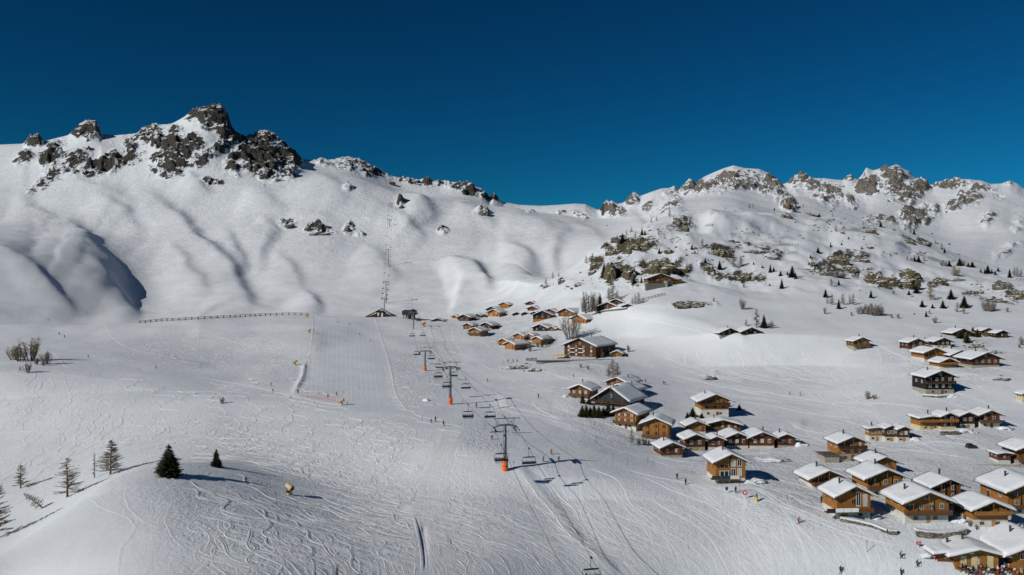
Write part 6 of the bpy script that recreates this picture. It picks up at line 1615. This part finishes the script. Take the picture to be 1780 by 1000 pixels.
# cat track in the centre
for k in range(22):
    o_ = (k - 11) * 2.6 + r.uniform(-1.2, 1.2)
    px_line([(790 + o_ * .5, 742), (776 + o_ * .62, 780), (758 + o_ * .8, 830), (748 + o_ * .95, 880), (752 + o_ * 1.1, 940), (762 + o_ * 1.3, 1004)], r.uniform(.14, .30), r.uniform(.04, .08), jit=.6)
px_line([(722,896),(728,920),(734,950),(737,975),(738,1004)], .9, .30)
# manual lines
ML = [([(905,822),(950,876),(1000,935),(1062,992)],.5,.20),([(930,826),(975,880),(1020,930),(1075,985)],.3,.08),([(1020,800),(1060,850),(1110,905),(1160,1000)],.3,.07),
 ([(985,830),(1040,890),(1080,950),(1095,1000)],.3,.08),([(1060,840),(1130,920),(1150,1000)],.3,.07),([(880,826),(920,870),(945,915),(960,960),(975,1000)],.3,.06),
 ([(925,698),(945,715),(975,726),(1040,732)],.8,.25),([(1085,547),(1140,556),(1200,570),(1245,583)],1.0,.30),([(1035,550),(1090,550),(1150,560)],.6,.15),
 ([(1470,692),(1500,670),(1530,650),(1558,641)],.5,-.22),([(1480,590),(1540,606),(1590,628),(1560,638)],.9,.25),([(1330,868),(1390,890),(1450,916),(1530,938),(1580,948)],.8,.25),
 ([(1350,880),(1420,912),(1500,940),(1600,975)],.4,.10),([(1130,790),(1180,802),(1230,806)],.6,.2),([(870,552),(830,575),(880,628)],.4,.08),([(785,575),(800,610),(850,640),(880,660)],.5,.12),
 ([(895,630),(960,650),(1000,662),(1040,676)],.6,.18),([(1180,655),(1260,672),(1380,690),(1480,700),(1620,712)],.9,.25),([(1180,690),(1300,690),(1420,720),(1500,740)],.4,.1),
 ([(150,866),(185,885),(220,898),(245,925)],.3,.08),([(215,855),(225,880),(250,905),(280,920)],.3,.08),([(110,650),(130,690),(150,700)],.3,.1),([(86,655),(95,675),(85,690)],.3,.1),
 ([(240,900),(232,925),(215,950),(205,1000)],.35,.08),([(300,870),(290,900),(300,930),(325,960)],.35,.08),([(480,905),(475,930),(480,960),(500,1000)],.35,.08),([(640,940),(660,960),(690,980),(700,1004)],.35,.08),
 ([(505,865),(560,875),(600,890),(650,910),(720,935)],.5,.14),([(0,752),(40,750),(80,748)],.6,.2),([(400,820),(520,850),(640,880),(730,900)],.4,.10),
 ([(170,560),(200,590),(240,610),(290,620)],.7,.15),([(0,600),(60,605),(120,640)],.6,.15),([(340,655),(420,668),(520,690),(600,706)],.8,.2),([(260,590),(340,584),(440,600),(520,600)],.5,.12),
 ([(1225,842),(1262,850),(1310,848),(1360,852),(1420,866)],.9,.22),([(1395,800),(1430,812),(1470,816),(1500,812)],.8,.2),([(1560,775),(1620,768),(1690,775),(1760,790)],.9,.22),([(1500,790),(1560,782),(1640,790),(1700,800)],.5,.15),([(1450,906),(1530,922),(1600,930)],.5,.15),([(1160,800),(1240,792),(1320,788),(1390,786)],.9,.2),([(1560,630),(1600,634),(1640,650),(1700,652)],.8,.2),([(850,592),(900,600),(950,608)],.5,.15),([(1180,712),(1120,700),(1090,716)],.5,.15),([(1000,655),(1040,662),(1048,676)],.5,.15),([(860,440),(760,445),(640,442)],1.6,.35),([(880,490),(930,495),(1000,510)],1.0,.3)]
for pts, w, d in ML: px_line(pts, w, d, step=1.6, jit=.3)
# edge of the groomed run
for k in range(16):
    a = 532 + (k + .5) * 7.2
    px_line([(a + 12 - k * .4, 556), (a + 2 + k * .8, 620), (a - 5 + k * 1.9, 700)], .3, .02, step=3)
px_line([(545,553),(541,600),(528,640)], .7, .22); px_line([(652,553),(664,590),(680,640),(692,690),(710,715)], .7, .22)
me = bpy.data.meshes.new('ski_tracks')
me.from_pydata(tk.v, [], tk.f); me.materials.append(MATS['snow']); me.polygons.foreach_set('use_smooth', [True] * len(tk.f)); me.update()
stuff(link('ski_tracks', me))
print('tris', sum(len(o.data.polygons) * 2 for o in col.objects if o.type == 'MESH'), 'things', sum(1 for o in col.objects if o.get('category')))
